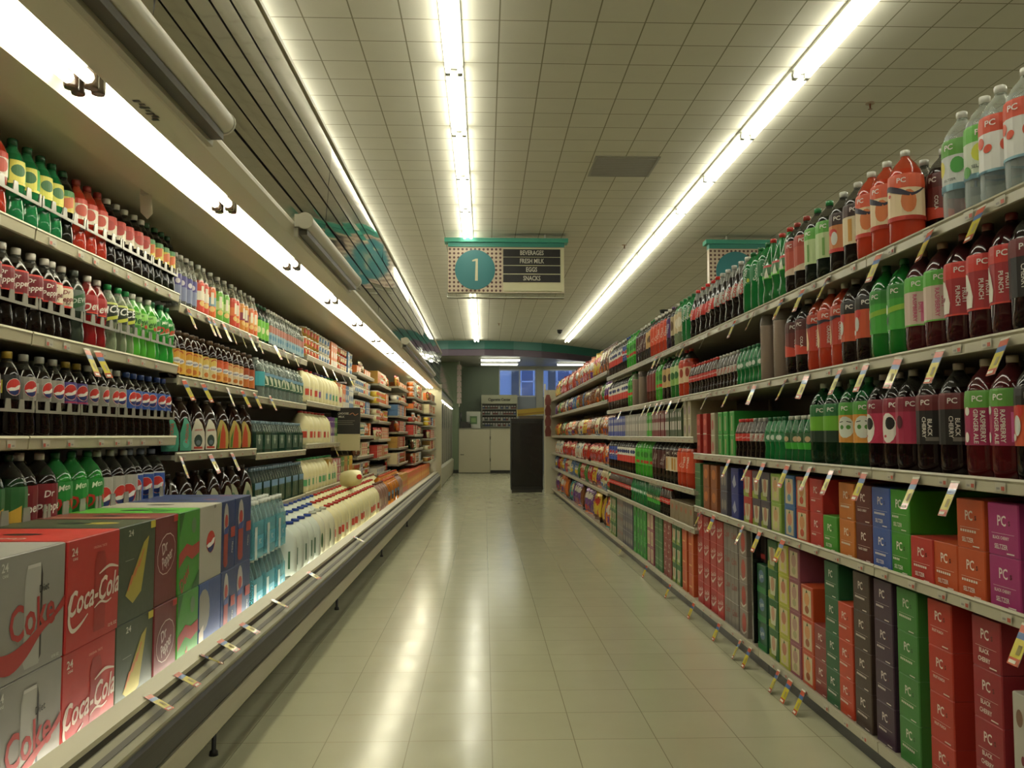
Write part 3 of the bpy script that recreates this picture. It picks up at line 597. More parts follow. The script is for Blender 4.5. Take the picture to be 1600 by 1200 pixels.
carton('cocac', .294, BD, BH, '#b42420', scx([('p',[(.000,.02),(.055,.02),(.055,.20),(.045,.222),(.01,.222),(.0,.20)],'#9c1c1a'),T('Coca-Cola',.004,.118,.058,'#d8c8b8',4,.70,.28),('s',[(-.098,.135,.5),(-.112,.10,1),(-.114,.07,1.3),(-.098,.048,1.2),(-.065,.055,.9),(-.03,.075,.4)],.0045,'#d8c8b8'),('s',[(.0,.082,.4),(.03,.092,1),(.06,.085,.9),(.085,.09,.4)],.003,'#d8c8b8'),('s',[(.02,.165,.4),(.07,.178,1),(.118,.168,.5)],.004,'#d8c8b8'),T('24',-.098,.238,.019,'#d8c8b8'),T('CANS',-.096,.221,.006,'#d8c8b8'),T('ORIGINAL TASTE',.02,.236,.006,'#d89888'),T('12 FL OZ',.09,.02,.008,'#d8c8b8')], 1.160), 'red cola carton with white script', top=[('r',-.14,-.185,.14,.185,'#cc2c20'),T('Coca-Cola',-.09,.02,.03,'#e0d0c0',90,.8,.2)] + hole())
carton('canad', .262, BD, BH, '#3a4630', scx([('p',[(-.055,.075),(.03,.21),(.055,.225),(.02,.07),(-.02,.045)],'#a8982c'),('s',[(-.045,.085),(-.025,.125),(-.032,.10),(-.008,.145),(-.014,.12),(.012,.165),(.006,.142),(.03,.19)],.0035,'#c06a2c'),T('24',-.035,.245,.017,'#c8c8b8'),('r',.062,.245,.091,.267,'#c8b824'),('r',-.06,.17,-.02,.172,'#8a9080')], 1.459), 'dark green carton with yellow slanted script', top=[('r',-.1,-.19,.1,.19,'#4c5438'),('e',0,-.08,.03,.05,'#a8982c')] + hole())
carton('drpep', .190, BD, BH, '#6c1e24', [('e',0,.15,.078,.062,'#d0c0b8',20),('e',0,.15,.075,.059,'#6c1e24',20),T('Dr',-.018,.17,.034,'#d0c0b8',22,.85,.15),T('Pepper',.004,.135,.036,'#d0c0b8',22,.62,.15),('r',.055,.245,.095,.267,'#b82420')], 'maroon carton with white oval lettering', top=[('r',-.1,-.19,.1,.19,'#8a3a2c'),('s',[(-.05,-.15),(-.06,0),(-.05,.15)],.008,'#d0a080')] + hole())
carton('mtdew', .206, BD, BH, '#3c8c28', scx([('p',[(-.118,.085),(-.03,.12),(.03,.10),(.118,.115),(.118,.155),(.03,.145),(-.03,.16),(-.118,.13)],'#a82c24'),('e',.045,.215,.026,.028,'#5a7a54'),T('Dew',-.05,.045,.045,'#b04434',40,.8,.2),('p',[(-.118,.18),(-.06,.268),(-.118,.268)],'#1f5c1c'),('p',[(.02,.0),(.118,.0),(.118,.06)],'#1f5c1c')], 0.877), 'bright green carton with red ribbon', top=[('r',-.12,-.19,.12,.19,'#58b830'),('p',[(-.1,-.1),(.0,-.15),(.06,-.02)],'#3a8a24')] + hole())
carton('dpeps', .251, BD, BH, '#aca898', scx(globe(-.002,.135,.040)[1:] + [('e',.03,.26,.01,.006,'#787468')], 1.224), 'pale silver cola carton with round logo', top=[('r',-.11,-.19,.11,.19,'#c0bca8')] + hole())
carton('p24', .251, BD, BH, '#20407c', scx([('r',-.105,.2,-.02,.268,'#24488c'),('e',-.06,.17,.055,.075,'#8c887c'),('p',[(-.1,.0),(-.06,.0),(-.06,.12),(-.1,.1)],'#d0c0b0'),T('24',.0,.04,.045,'#c8c8c0')], 1.224), 'blue and silver carton with large number')
carton('pepsi', .181, BD, BH, '#20386c', scx([('e',-.03,.185,.034,.075,'#b0aca4'),('p',[(-.064,.03),(-.005,.03),(-.0,.14),(-.06,.14)],'#9c2820'),('e',-.032,.03,.030,.018,'#9c2820'),('e',-.03,.19,.022,.026,'#b03024'),('p',[(-.06,.14),(-.01,.14),(.0,.17),(-.058,.16)],'#24408c'),('r',.035,.12,.1,.16,'#b03024'),T('PEPSI',.06,.08,.014,'#c8c8c0',80)], 0.905), 'blue cola carton with tall can picture', top=[('r',-.11,-.19,.11,.19,'#3a4c80'),('e',.05,-.1,.014,.03,'#b84030')] + hole())
carton('pepsi2', .234, BD, BH, '#20386c', scx([('e',-.03,.185,.034,.075,'#b0aca4'),('p',[(-.064,.03),(-.005,.03),(-.0,.14),(-.06,.14)],'#9c2820'),('e',-.032,.03,.030,.018,'#9c2820'),('e',-.03,.19,.022,.026,'#b03024'),('p',[(-.06,.14),(-.01,.14),(.0,.17),(-.058,.16)],'#24408c'),('r',.035,.12,.1,.16,'#b03024'),T('PEPSI',.06,.08,.014,'#c8c8c0',80)], 1.17), 'blue cola carton with tall can picture', top=[('r',-.11,-.19,.11,.19,'#3a4c80'),('e',.05,-.1,.014,.03,'#b84030')] + hole())
# ---- 12 pack cartons on the gondola
def pcc(key, c, d, words=None, w=.132, h=.134, dark='#5a1a1a'):
    a = [T('PC',-.004,h*.66,.026,'#ddd2c8',0,.85),T('s',.028,h*.65,.018,dark)]
    if words:
        a += [('r',-w*.36,h*.42,w*.36,h*.426,'#ddd2c8')]
        for i, s in enumerate(words):
            if s in ('SELTZER', 'BLACK', 'CHERRY', 'BLACK CHERRY', 'FRUIT PUNCH'): a.append(T(s, -.008, h*(.34 - .17*i), .012 if len(s) < 8 else .008, '#ddd2c8', 0, .85))
            else: a += [('r', -w*.34 + j*.0115, h*(.33 - .17*i), -w*.34 + j*.0115 + .008, h*(.38 - .17*i), '#ddd2c8') for j in range(min(7, len(s)))]
    a += [('r', w*.12, h*.05, w*.36, h*.075, '#ddd2c8')]
    carton(key, w, .36, h, c, a, d, side=[T('PC',0,h*.55,.03,'#b8a8a0')])
pcc('kmag','#a0266a','magenta seltzer carton',['BLACK CHERRY','SELTZER'])
pcc('kora','#c04c18','orange seltzer carton',['MANDARIN','SELTZER'])
pcc('kred','#b82c24','red seltzer carton',['GRAPEFRUIT','SELTZER'])
pcc('kgrn','#3c8c20','green lime carton',['LIME','SELTZER'],dark='#1c4a18')
pcc('kblu','#3c58a0','blue seltzer carton',['ORIGINAL','SELTZER'],dark='#203468')
pcc('kmar','#5c1c1a','maroon soda carton',['BLACK CHERRY'])
pcc('kam','#c06c1c','amber orange soda carton',['ORANGE SODA'])
pcc('krd2','#b42620','plain red soda carton',['COLA'])
pcc('kcri','#94202a','crimson soda carton',['BLACK','CHERRY'])
pcc('kver','#b02c1c','vermilion soda carton',['FRUIT PUNCH'])
pcc('kgr2','#3c7c34','leaf green soda carton',['GINGER ALE'],dark='#1c4a18')
pcc('kpur','#40283c','dark purple soda carton',['GRAPE'])
pcc('kbrn','#44322a','brown root soda carton',['ROOT BEER'])
pcc('kflm','#bc3a18','flame orange soda carton',['ORANGE'])
pcc('kdgr','#205a34','deep green soda carton',['LEMON LIME'],dark='#103018')
pcc('kbrk','#84302a','brick red soda carton',['COLA'])
pcc('kdbl','#202c44','dark blue seltzer carton',['SELTZER'],dark='#101828')
fr = lambda c1, c2, h=.134: [('r',-.045,.012,.045,h-.014,'#c8b890'),('e',0,h*.6,.028,.028,c1),('e',0,h*.28,.022,.016,c2),('p',[(-.01,h*.78),(.012,h*.8),(.0,h*.9)],'#3c5c20')]
def fruit(key, c, c1, c2, d): carton(key, .132, .36, .134, c, fr(c1, c2), d, side=[('e',0,.07,.05,.03,c2)])
fruit('fpe','#b8401c','#c88850','#c04824','orange fruit drink carton'); fruit('fbl','#2c5c90','#c88060','#5888a8','blue fruit drink carton')
fruit('flg','#8aa840','#c89868','#c8c870','pale green fruit drink carton'); fruit('fyl','#a8a81c','#b87050','#c8c050','yellow fruit drink carton')
fruit('fpk','#8c4454','#b08878','#a8a070','dusty pink fruit drink carton'); fruit('fcr','#b8400c','#d09058','#a05020','deep orange fruit drink carton')
def gin(key, c, d, c1='#b88868'): carton(key, .132, .36, .134, c, [('p',[(-.066,0),(.03,0),(-.01,.05),(-.066,.03)],'#8a9a34'),('p',[(-.03,.02),(.03,.02),(.045,.1),(-.045,.1)],'#c0c0a0'),('e',0,.07,.024,.034,c1)], d, side=[('e',0,.07,.05,.03,'#c0c0a0')])
gin('gine','#1c5c24','green ginger ale carton'); gin('ginb','#1c2420','black ginger ale carton'); gin('ginr','#a82c20','red ginger ale carton')
gin('gfac','#4c4450','grey violet tonic carton','#b07c60')
carton('sprc',.132,.36,.134,'#1c5434',[('e',0,.08,.04,.03,'#4a6a8a'),T('Sprite',0,.08,.02,'#c8d0c8',10,.8),('r',-.066,.0,.066,.03,'#287a3c')],'green lemon soda carton')
carton('cokc',.132,.36,.134,'#a82420',[('s',[(-.05,.06,.6),(-.02,.04,1.2),(.05,.075,.5)],.006,'#d0c0b4'),T('Coca-Cola',0,.085,.022,'#d8c8bc',8,.75,.25)],'red cola carton with white ribbon')
carton('dckc',.132,.36,.134,'#7c746c',[('r',.0,.0,.01,.134,'#5c544c'),T('Coke',0,.08,.034,'#8a3028',6,.8)],'grey diet cola carton')
carton('cokb',.132,.36,.134,'#84786c',[('e',.01,.07,.034,.05,'#a83424'),('s',[(-.04,.03,.5),(.0,.015,1),(.05,.035,.6)],.005,'#c8bcb0')],'grey carton with red round emblem')
carton('ckdr',.10,.3,.134,'#1c1412',[('s',[(-.03,.1,.6),(-.04,.07,1),(-.02,.05,.6)],.005,'#b0a090'),('r',-.05,.015,.05,.04,'#7a1c1c')],'black and dark red cola carton')
carton('pbag',.132,.36,.134,'#8c7c60',[('r',-.03,.0,-.026,.134,'#6a5844'),('e',.01,.09,.02,.02,'#b04c2c')],'tan mixed drink carton')
carton('sevn',.132,.36,.134,'#3c6c3c',[('r',-.066,.08,.066,.085,'#88a070'),('r',-.066,.04,.066,.045,'#88a070')],'pale striped green carton')
carton('sunk',.132,.36,.134,'#bc4a1c',[('r',-.05,.05,.05,.06,'#d8a060'),('r',.02,.0,.066,.134,'#c86a34')],'bright orange soda carton')
carton('orcr',.132,.36,.134,'#8c4c24',[('e',0,.08,.04,.03,'#c0702c')],'brown orange soda carton')
carton('vioc',.132,.36,.134,'#54505c',[('e',-.02,.06,.02,.03,'#8c8478'),('e',.03,.06,.02,.03,'#8c8478')],'smoky violet drink carton')
carton('blua',.132,.36,.134,'#28347c',[('p',[(-.04,.06),(0,.1),(.03,.05),(-.01,.03)],'#a8acc0')],'royal blue drink carton')
carton('whc',.15,.36,.19,'#b0aa9c',scx([('e',-.06,.13,.018,.022,'#7a5a44'),('r',-.03,.05,.06,.09,'#c8a82c'),('s',[(-.018,.066),(-.01,.076),(-.004,.066),(.006,.076),(.014,.066),(.024,.076),(.034,.066),(.046,.074)],.002,'#7a5a20'),('r',.0,.14,.09,.165,'#6a3444'),('r',.0,.02,.06,.04,'#6a3444'),('e',-.045,.03,.01,.012,'#7a2430')], .75),'white carton with yellow cherry sign')
carton('wht2',.14,.36,.16,'#b8b4a4',[('r',-.07,.0,-.03,.16,'#4c7494'),('e',.02,.1,.018,.022,'#6a5a34')],'white and blue seltzer carton')
carton('wpale',.085,.3,.125,'#b8ae8c',[('e',0,.06,.02,.03,'#8a6a78'),('r',-.043,.0,.043,.006,'#d8d0b8')],'cream mini can box')
carton('mred2',.085,.3,.125,'#a8261e',[('e',0,.075,.03,.02,'#c85848'),('r',-.043,.0,.043,.008,'#d8c8b8')],'red mini can box')
carton('mbei',.085,.3,.125,'#a89c80',[('e',0,.055,.02,.03,'#a84838'),('r',-.043,.118,.043,.125,'#d8d4c0')],'beige mini can box')
carton('mgr2',.085,.3,.125,'#2c9434',[('r',-.01,.02,.01,.1,'#a8a070'),('r',-.043,.118,.043,.125,'#88c880')],'green mini can box')
# ---- far dairy goods
HUE = dict(red='#c03424', orange='#d87020', yellow='#d8b828', cream='#dcd0a0', white='#d8d4c0', green='#4c8a3c', blue='#4c74a0', purple='#6c3c84', brown='#7c4c2c', pink='#c86a74', teal='#3c8c88', gold='#b88c34')
for nm, c in HUE.items():
    c2 = HUE[{'red':'cream','orange':'white','yellow':'red','cream':'red','white':'blue','green':'cream','blue':'white','purple':'white','brown':'cream','pink':'white','teal':'cream','gold':'red'}[nm]]
    carton('dc_'+nm, .095, .095, .235, c, [('r',-.048,.0,.048,.07,c2),('e',0,.12,.03,.03,c2),('r',-.03,.19,.03,.2,c2)], f'{nm} drink carton', name='dairy_carton', side=[('e',0,.12,.03,.03,c2)], top=[('r',-.05,-.006,.05,.006,c2)])
    tub('tb_'+nm, .058, .077, c, '#d8d4c4', [('r',-.04,.025,.04,.06,c2)], f'round {nm} tub')
    carton('bx_'+nm, .15, .14, .076, c, [('e',0,.045,.04,.025,c2),('r',-.07,.0,.07,.012,c2)], f'small {nm} food box', name='food_box', cat='box')
    bag('bg_'+nm, .15, .155, .05, [('r',-1,.75,1,1,c2),('e',0,.45,.6,.22,c2),('e',.1,.4,.3,.1,c)], c, f'{nm} food pouch', name='food_pouch', cat='pouch')
    rg = random.Random(nm); c3 = rg.choice(list(HUE.values())); c4 = rg.choice(list(HUE.values())); xa = [('r',-1,.86,1,1,c2 if rg.random() < .4 else c),('e',rg.uniform(-.2,.2),rg.uniform(.5,.68),rg.uniform(.5,.85),rg.uniform(.1,.22),c2),('e',rg.uniform(-.4,.4),rg.uniform(.2,.35),rg.uniform(.3,.6),rg.uniform(.08,.16),c3),('r',-1,0,1,rg.uniform(.03,.16),c4),('e',.0,.6,.4,.07,c)]
    bag('sc_'+nm, .20, .245, .07, xa, c, f'{nm} snack bag')
    bag('sb_'+nm, .26, .34, .085, xa[::-1] + xa[:2], c, f'{nm} snack bag')
bottle('flask', 'half', '#c86a1c:l', '#c8381c:g', '#d8b038', [], 'small amber drink bottle', name='juice_bottle')
carton('orj', .09, .09, .22, '#cc7a1c', [('r',-.045,.15,.045,.2,'#d8541c'),('e',0,.09,.03,.03,'#e0b050')], 'orange juice carton', name='juice_carton', side=[('e',0,.09,.03,.03,'#e0b050')], top=[('r',-.05,-.05,.05,.05,'#d8541c')])

carton('mgr3',.132,.36,.134,'#2c8c30',[('r',-.02,.01,.02,.124,'#4aa83c'),('e',0,.07,.03,.03,'#1c5c24')],'bright green soda carton')
# ================================================================= the room
tiles('floor_tile', '#b0ae92', '#8a866c', .3048, .03, 2.91, .0035, .165, .0008, .05, .5)
tiles('ceiling_tile', '#c8c5b5', '#86826c', .3048, .09, 5.78, .009, .8, 0, .05, .2)
for k in ('#78866a:p',): M(k)
Y0, Y1, XL, XR = -4.0, 27.0, -2.2, 8.0
struct('floor', MB().box((XL, Y0, -.05), (XR, Y1, 0), 'floor_tile'))
struct('ceiling', MB().box((XL, Y0, TC), (XR, Y1, TC + .05), 'ceiling_tile'))
struct('wall_left', MB().box((XL - .1, Y0, 0), (XL, Y1, TC), '#c0bcac:p'))
struct('wall_right', MB().box((XR, Y0, 0), (XR + .1, Y1, TC), '#c0bcac:p'))
struct('wall_front', MB().box((XL, Y0 - .1, 0), (XR, Y0, TC), '#c0bcac:p'))
wb = MB(); G = '#728066:p'
wb.box((XL, Y1, 0), (.46, Y1 + .12, TC), G); wb.box((.46, Y1, 3.22), (5.2, Y1 + .12, TC), '#9c9c8c:p')
wb.box((.46, Y1, 0), (5.2, Y1 + .12, 2.34), '#8c94a0:p'); wb.box((5.2, Y1, 0), (XR, Y1 + .12, TC), G)  # wall below the windows: bluish light put into its colour
wb.box((1.64, Y1 - .1, 0), (1.85, Y1 + .12, 3.22), '#a4a498:p')
struct('wall_back', wb)
struct('wall_side', MB().box((XL, 25.3, 0), (-.76, 25.5, 3.3), '#788868:p'))
struct('baseboard_back', MB().box((XL, 25.28, 0), (-.76, 25.3, .1), '#2c2c26:p'))
wf = MB()
for x0, x1 in ((.46, 1.64), (1.85, 3.2), (3.2, 5.2)):
    for a, b in ((x0, x0 + .03), (x1 - .03, x1)): wf.box((a, Y1 + .02, 2.34), (b, Y1 + .06, 3.22), '#c8ccd0:m')
    wf.box((x0, Y1 + .02, 2.34), (x1, Y1 + .06, 2.38), '#c8ccd0:m'); wf.box((x0, Y1 + .02, 3.18), (x1, Y1 + .06, 3.22), '#c8ccd0:m')
wf.box((1.10, Y1 + .02, 2.34), (1.14, Y1 + .06, 3.22), '#d4d4cc:m')
win = struct('window_1', wf)
g = MB(); g.box((.47, Y1 + .035, 2.36), (5.18, Y1 + .04, 3.2), '#c8d4e0:c'); obj('pane', g, win)
# curved bulkhead and the lower ceiling behind it
cur = [(-2.2, 23.5), (-1, 23.25), (0, 23.2), (.8, 23.35), (1.6, 23.75), (2.4, 24.4), (3.2, 25.3), (4.0, 26.3), (4.5, 26.99)]
bk = MB(); n = len(cur)
for z0, z1, o, k in ((3.48, TC, .0, '#2f7468:p'), (3.30, 3.48, .03, '#5c4c5c:p')):
    v = [(x, y + o, z0) for x, y in cur] + [(x, y + o, z1) for x, y in cur] + [(x, y + o + .08, z0) for x, y in cur] + [(x, y + o + .08, z1) for x, y in cur]
    f = []
    for i in range(n - 1): f += [(i, i+1, n+i+1, n+i), (2*n+i, 3*n+i, 3*n+i+1, 2*n+i+1), (i, 2*n+i, 2*n+i+1, i+1)]
    bk.add(v, f, k)
struct('trim_1', bk)
lc = MB(); lc.add([(x, y + .05, 3.31) for x, y in cur] + [(x, Y1, 3.31) for x, y in cur[::-1]], [tuple(range(2*n))], '#a4a294:p')
lc.add([(x, y + .05, 3.36) for x, y in cur] + [(x, Y1, 3.36) for x, y in cur[::-1]], [tuple(range(2*n))[::-1]], '#a4a294:p')
struct('ceiling_lower', lc)
# house across the street, seen through the window
hs = empty('neighbour_house', 'white clapboard house with dark shutters, seen through the far window', 'house', (0, 31, 0))
m = MB(); m.box((-2, 0, -.5), (8, .1, 6), '#c4c8c8:p')
for i in range(46): m.prism([(0, 0)], 0, 0, '#c4c8c8:p') if False else m.box((-2, -.018, 1.6 + i*.075), (8, 0, 1.6 + i*.075 + .06), '#ccd0d0:p')
obj('siding', m, hs)
for x0, x1 in ((.98, 1.26), (1.86, 2.0), (2.32, 2.58), (3.2, 3.4)): obj('shutter', MB().box((x0, -.05, 2.3), (x1, -.02, 3.75), '#2c3440:p'), hs)
for x0, x1 in ((1.3, 1.82), (2.62, 3.14)):
    fr_ = MB()
    for a in ((x0, x0+.05, 2.5, 3.6), (x1-.05, x1, 2.5, 3.6), (x0, x1, 2.5, 2.56), (x0, x1, 3.55, 3.6), (x0, x1, 3.05, 3.1)): fr_.box((a[0], -.07, a[2]), (a[1], -.02, a[3]), '#dde2e6:p')
    fo = obj('window_frame', fr_, hs); obj('pane', MB().box((x0+.05, -.04, 2.56), (x1-.05, -.025, 3.55), '#4c6488:g'), fo)
    obj('sill', MB().box((x0-.06, -.12, 2.42), (x1+.06, -.02, 2.5), '#dde2e6:p'), hs)
# ================================================================= ceiling lights
def strip_light(x, y, rowname, nth):
    r = empty('ceiling_light', f"twin tube ceiling light, {nth} in the {rowname}", 'ceiling light', (x, y, TC), 0, 'ceiling strip lights')
    h = MB(); h.prism([(-.065, 0), (-.065, -.02), (-.035, -.042), (.035, -.042), (.065, -.02), (.065, 0)], .004, 1.216, '#c8c8b8:m')
    obj('housing', h, r)
    for s_ in (-1, 1):
        obj('lamp_tube', MB().tube([(s_*.042, .03, -.062), (s_*.042, 1.19, -.062)], .0185, 'tube_light', 10), r)
    for y_ in (.012, 1.2):
        k = MB()
        for s_ in (-1, 1): k.box((s_*.042-.017, -.010, -.082), (s_*.042+.017, .010, -.035), '#b4b4a4:m')
        k.box((-.025, -.009, -.045), (.025, .009, -.036), '#b4b4a4:m'); obj('lamp_holder', k, r, (0, y_, 0))
FIRST = {}
def copy_thing(r, loc, label):
    c = r.copy(); COL.objects.link(c); c.location = loc; c['label'] = label
    for ch in r.children:
        d = ch.copy(); COL.objects.link(d); d.parent = c
    return c
strip_light(-.216, 5.80 - 1.22*7, 'row above the aisle centre', 'first'); base_light = bpy.data.objects['ceiling_light']
for x, rn in ((-1.45, 'row behind the mirrored valance'), (-.216, 'row above the aisle centre'), (2.226, 'row above the gondola shelving'), (4.666, 'row above the neighbouring aisle')):
    for i in range(-7, 14):
        if x == -.216 and i == -7: continue
        copy_thing(base_light, (x, 5.80 + 1.22*i, TC), f"twin tube ceiling light, {ordi(i + 8)} in the {rn}")
for x, y, d in ((-.11, 24.2, 'nearer white'), (-.11, 25.7, 'farther white'), (2.2, 25.7, 'partly hidden white')):
    r = empty('office_light', f'{d} crosswise light over the cigarette counter', 'ceiling light', (x, y, 3.31), 0, 'crosswise lights')
    obj('housing', MB().box((0, -.07, -.03), (1.12, .07, 0), '#c8c8b8:m'), r)
    obj('diffuser', MB().prism([(0, 0)], 0, 0, 'office_tube') if False else MB().box((.01, -.055, -.07), (1.11, .055, -.03), 'office_tube'), r)
v_ = empty('air_vent', 'dull grey square air return grille set in the ceiling', 'air vent', (1.33, 8.03, TC))
m = MB()
for i in range(22): m.box((-.29, -.29 + i*.0265, -.006), (.29, -.29 + i*.0265 + .016, -.001), '#98958c:m')
obj('grille', m, v_); fm_ = MB()
for a in ((-.305, -.305, .305, -.285), (-.305, .285, .305, .305), (-.305, -.285, -.285, .285), (.285, -.285, .305, .285)): fm_.box((a[0], a[1], -.008), (a[2], a[3], 0), '#8c8a7c:m')
obj('frame', fm_, v_)
for (x, y, d) in ((3.72, 17.4, 'black dome camera hanging from ceiling above the gondola'), (1.85, 20.8, 'small dark camera on the ceiling before the bulkhead')):
    r = empty('dome_camera', d, 'security camera', (x, y, TC)); sc = 1 if x > 3 else .7
    obj('mount', MB().lathe([(.09*sc, -.04*sc), (.10*sc, 0)], '#2c2a26:m', 16), r)
    obj('dome', MB().lathe([(.02*sc, -.135*sc), (.06*sc, -.12*sc), (.085*sc, -.085*sc), (.09*sc, -.04*sc)], '#181614:g', 16), r)
for i, (x, y, d) in enumerate(((.33, 19.6, 'small brass sprinkler head near the aisle sign'), (1.9, 11.4, 'small brown sprinkler head above the aisle'), (3.0, 6.4, 'small sprinkler head above the gondola'))):
    r = tag(obj('sprinkler_head', MB().lathe([(.035, -.008), (.035, 0)], '#a08c70:m', 12).lathe([(.018, -.05), (.006, -.046), (.008, -.008)], '#7c4c34:m', 10)), d, 'sprinkler'); r.location = (x, y, TC)
# ================================================================= aisle signs
K = 10.85 / F
for t_ in ('BEVERAGES', 'FRESH MILK', 'EGGS', 'SNACKS'): text_geo(t_, .016)
def aisle_sign(cx, cy, full, label):
    r = empty('aisle_sign', label, 'aisle sign', (cx, cy, 0))
    X_ = lambda a: ((a / 6.667 + 660) - 790.8) * K
    Z_ = lambda a: (680 - (a / 6.667 + 340)) * K + EYE
    TB = '#3fa088:p'
    obj('top_bar', MB().prism([(0, 0)], 0, 0, TB) if False else MB().box((X_(225), -.09, Z_(250)), (X_(1520), .09, Z_(207)), TB).box((X_(262), -.06, Z_(297)), (X_(1482), .06, Z_(250)), '#2f8474:p'), r)
    pn = MB().box((X_(262), -.045, Z_(780)), (X_(1480), .045, Z_(297)), '#c0ae94:p')
    art = []
    for i in range(13):
        for j in range(11):
            art.append(('e', X_(282 + 44*i), Z_(322 + 43.6*j), .0155, .0155, '#54302c'))
    if full: art.append(('r', X_(840), Z_(770), X_(1478), Z_(305), '#c8c49c')); art.append(('r', X_(852), Z_(766), X_(1455), Z_(760), '#a8a840'))
    for s_ in (1, -1):
        for a in art:
            put_art(pn, [a], lambda u, v, o, s_=s_: (s_*u, -s_*(.045 + o), v))
    obj('panel', pn, r)
    dc = MB()
    for s_ in (1,): put_art(dc, [('p', [(X_(545) + .257*math.cos(t*PI/24), Z_(538) + .257*math.sin(t*PI/24)) for t in range(48)], '#207478')], lambda u, v, o, s_=s_: (s_*u, -s_*(.049 + o), v))
    ring = [(X_(545) + .257*math.cos(t*PI/24), Z_(538) + .257*math.sin(t*PI/24)) for t in range(48)]
    dc.add([(x, -.0495, z) for x, z in ring] + [(x, -.044, z) for x, z in ring], [(i, (i+1) % 48, 48 + (i+1) % 48, 48+i) for i in range(48)], '#207478:p')
    d = obj('number_disc', dc, r)
    if full:
        nm = MB(); q = '#c8c49c'
        put_art(nm, [('p', [(X_(545), Z_(655)), (X_(574), Z_(655)), (X_(574), Z_(422)), (X_(552), Z_(422))], q), ('p', [(X_(515), Z_(452)), (X_(515), Z_(438)), (X_(552), Z_(422)), (X_(558), Z_(446))], q)], lambda u, v, o: (u, -.052 - o, v))
        obj('number', nm, d)
        for k_, (w_, y_, sx) in enumerate((('BEVERAGES', 318, 1140), ('FRESH MILK', 405, 1140), ('EGGS', 495, 1137), ('SNACKS', 587, 1140))):
            s2 = MB().box((X_(840), -.052, Z_(y_ + 81)), (X_(1440), -.046, Z_(y_)), '#191615:p')
            bold = '#c4bfae'
            for dx in (0,): put_art(s2, [('t', w_, X_(sx) + dx, Z_(y_ + 41), .058, bold, 0, .72)], lambda u, v, o: (u, -.0525 - o, v))
            obj('category_strip', s2, r)
    obj('bottom_rail', MB().box((X_(256), -.05, Z_(832)), (X_(1482), .05, Z_(781)), '#b4b4a0:c').box((X_(256), -.052, Z_(832)), (X_(1482), .052, Z_(826)), '#c4c4b4:m'), r)
    hb = MB()
    for x in (-.5, .5): hb.box((x-.01, -.01, Z_(207)), (x+.01, .01, TC), '#b8b8a8:m')
    obj('hanger', hb, r)
aisle_sign(K * (790.8 - 757), 10.85, True, 'hanging teal and cream aisle sign with number one and four black strips')
aisle_sign(K * (1107 - 757) + .79, 10.85, False, 'teal topped aisle sign half hidden behind top gondola bottles')
# ================================================================= left: open refrigerated case
LX = -1.35
case = empty('refrigerated_case', 'long white open-front refrigerated case along the aisle, under a mirrored valance', 'refrigerated case', (0, 0, 0))
WH = '#b0aa90:m'; CY0, CY1 = -.2, 16.7
cn = MB()
cn.prism([(-1.125,2.025),(-1.26,2.025),(-1.28,2.05),(-1.80,2.03),(-1.80,2.12),(-.96,2.12),(-.96,2.085),(-.88,2.085),(-.855,2.08),(-.84,2.06),(-.84,2.045),(-.872,2.02),(-.965,2.02),(-.985,2.045),(-.99,2.085),(-1.115,2.085),(-1.12,2.045)], CY0, CY1, '#c6c0a8:m')
obj('canopy', cn, case)
obj('light_trough', MB().prism([(-1.112,2.08),(-.992,2.08),(-.992,2.084),(-1.112,2.084)], CY0, CY1, '#e8e6d8:g'), case)
mat = bpy.data.materials.new('mirror_plank'); mat.use_nodes = True; MC['mirror'] = mat
pb = mat.node_tree.nodes['Principled BSDF']; pb.inputs['Base Color'].default_value = (.66, .64, .58, 1); pb.inputs['Metallic'].default_value = 1; pb.inputs['Roughness'].default_value = .06
nz = mat.node_tree.nodes.new('ShaderNodeTexNoise'); nz.inputs['Scale'].default_value = 1.3
bp = mat.node_tree.nodes.new('ShaderNodeBump'); bp.inputs['Distance'].default_value = .02; bp.inputs['Strength'].default_value = .35
mat.node_tree.links.new(nz.outputs[0], bp.inputs['Height']); mat.node_tree.links.new(bp.outputs[0], pb.inputs['Normal'])
gz = [2.07, 2.106, 2.195, 2.285, 2.38, 2.476, 2.577, 2.724]
mp = MB(); rnd = random.Random(3)
LEAN = .072; XM = lambda z: -.840 - (2.724 - z) * LEAN
mp.prism([(-.99, 2.12), (-.99, 2.722), (XM(2.722) - .008, 2.722), (XM(2.05) - .008, 2.12)], CY0, CY1, '#24221e:m')
for s_ in range(7):
    ya, yb = CY0 + s_*2.42, min(CY1, CY0 + (s_+1)*2.42 - .004)
    for z0, z1 in zip(gz, gz[1:]):
        d = [rnd.uniform(0, .004) for _ in range(4)]
        mp.add([(XM(z0)-d[0], ya, z0+.009), (XM(z0)-d[1], yb, z0+.009), (XM(z1)-d[2], yb, z1-.004), (XM(z1)-d[3], ya, z1-.004)], [(0, 1, 2, 3)], 'mirror')
obj('mirror_planks', mp, case)
obj('valance_trim', MB().box((-.85, CY0, 2.722), (-.832, CY1, 2.742), WH), case)
SOCK = MB().lathe([(.017, 2.025), (.019, 2.032), (.019, 2.07), (.012, 2.084)], '#3a2c20:g', 10).mesh('lamp_socket')
for i in range(14):
    ya = CY0 + .02 + i*1.205
    for x in (-1.078, -1.026): obj('lamp_tube', MB().tube([(x, ya+.03, 2.048), (x, ya+1.16, 2.048)], .016, 'case_tube_light', 8), case)
    for x in (-1.078, -1.026):
        for y_ in (ya+.012, ya+1.178): obj('lamp_socket', SOCK, case, (x, y_, 0))
obj('back_panel', MB().box((-1.86, CY0, .2), (-1.80, CY1, 2.12), '#7c786a:m'), case)
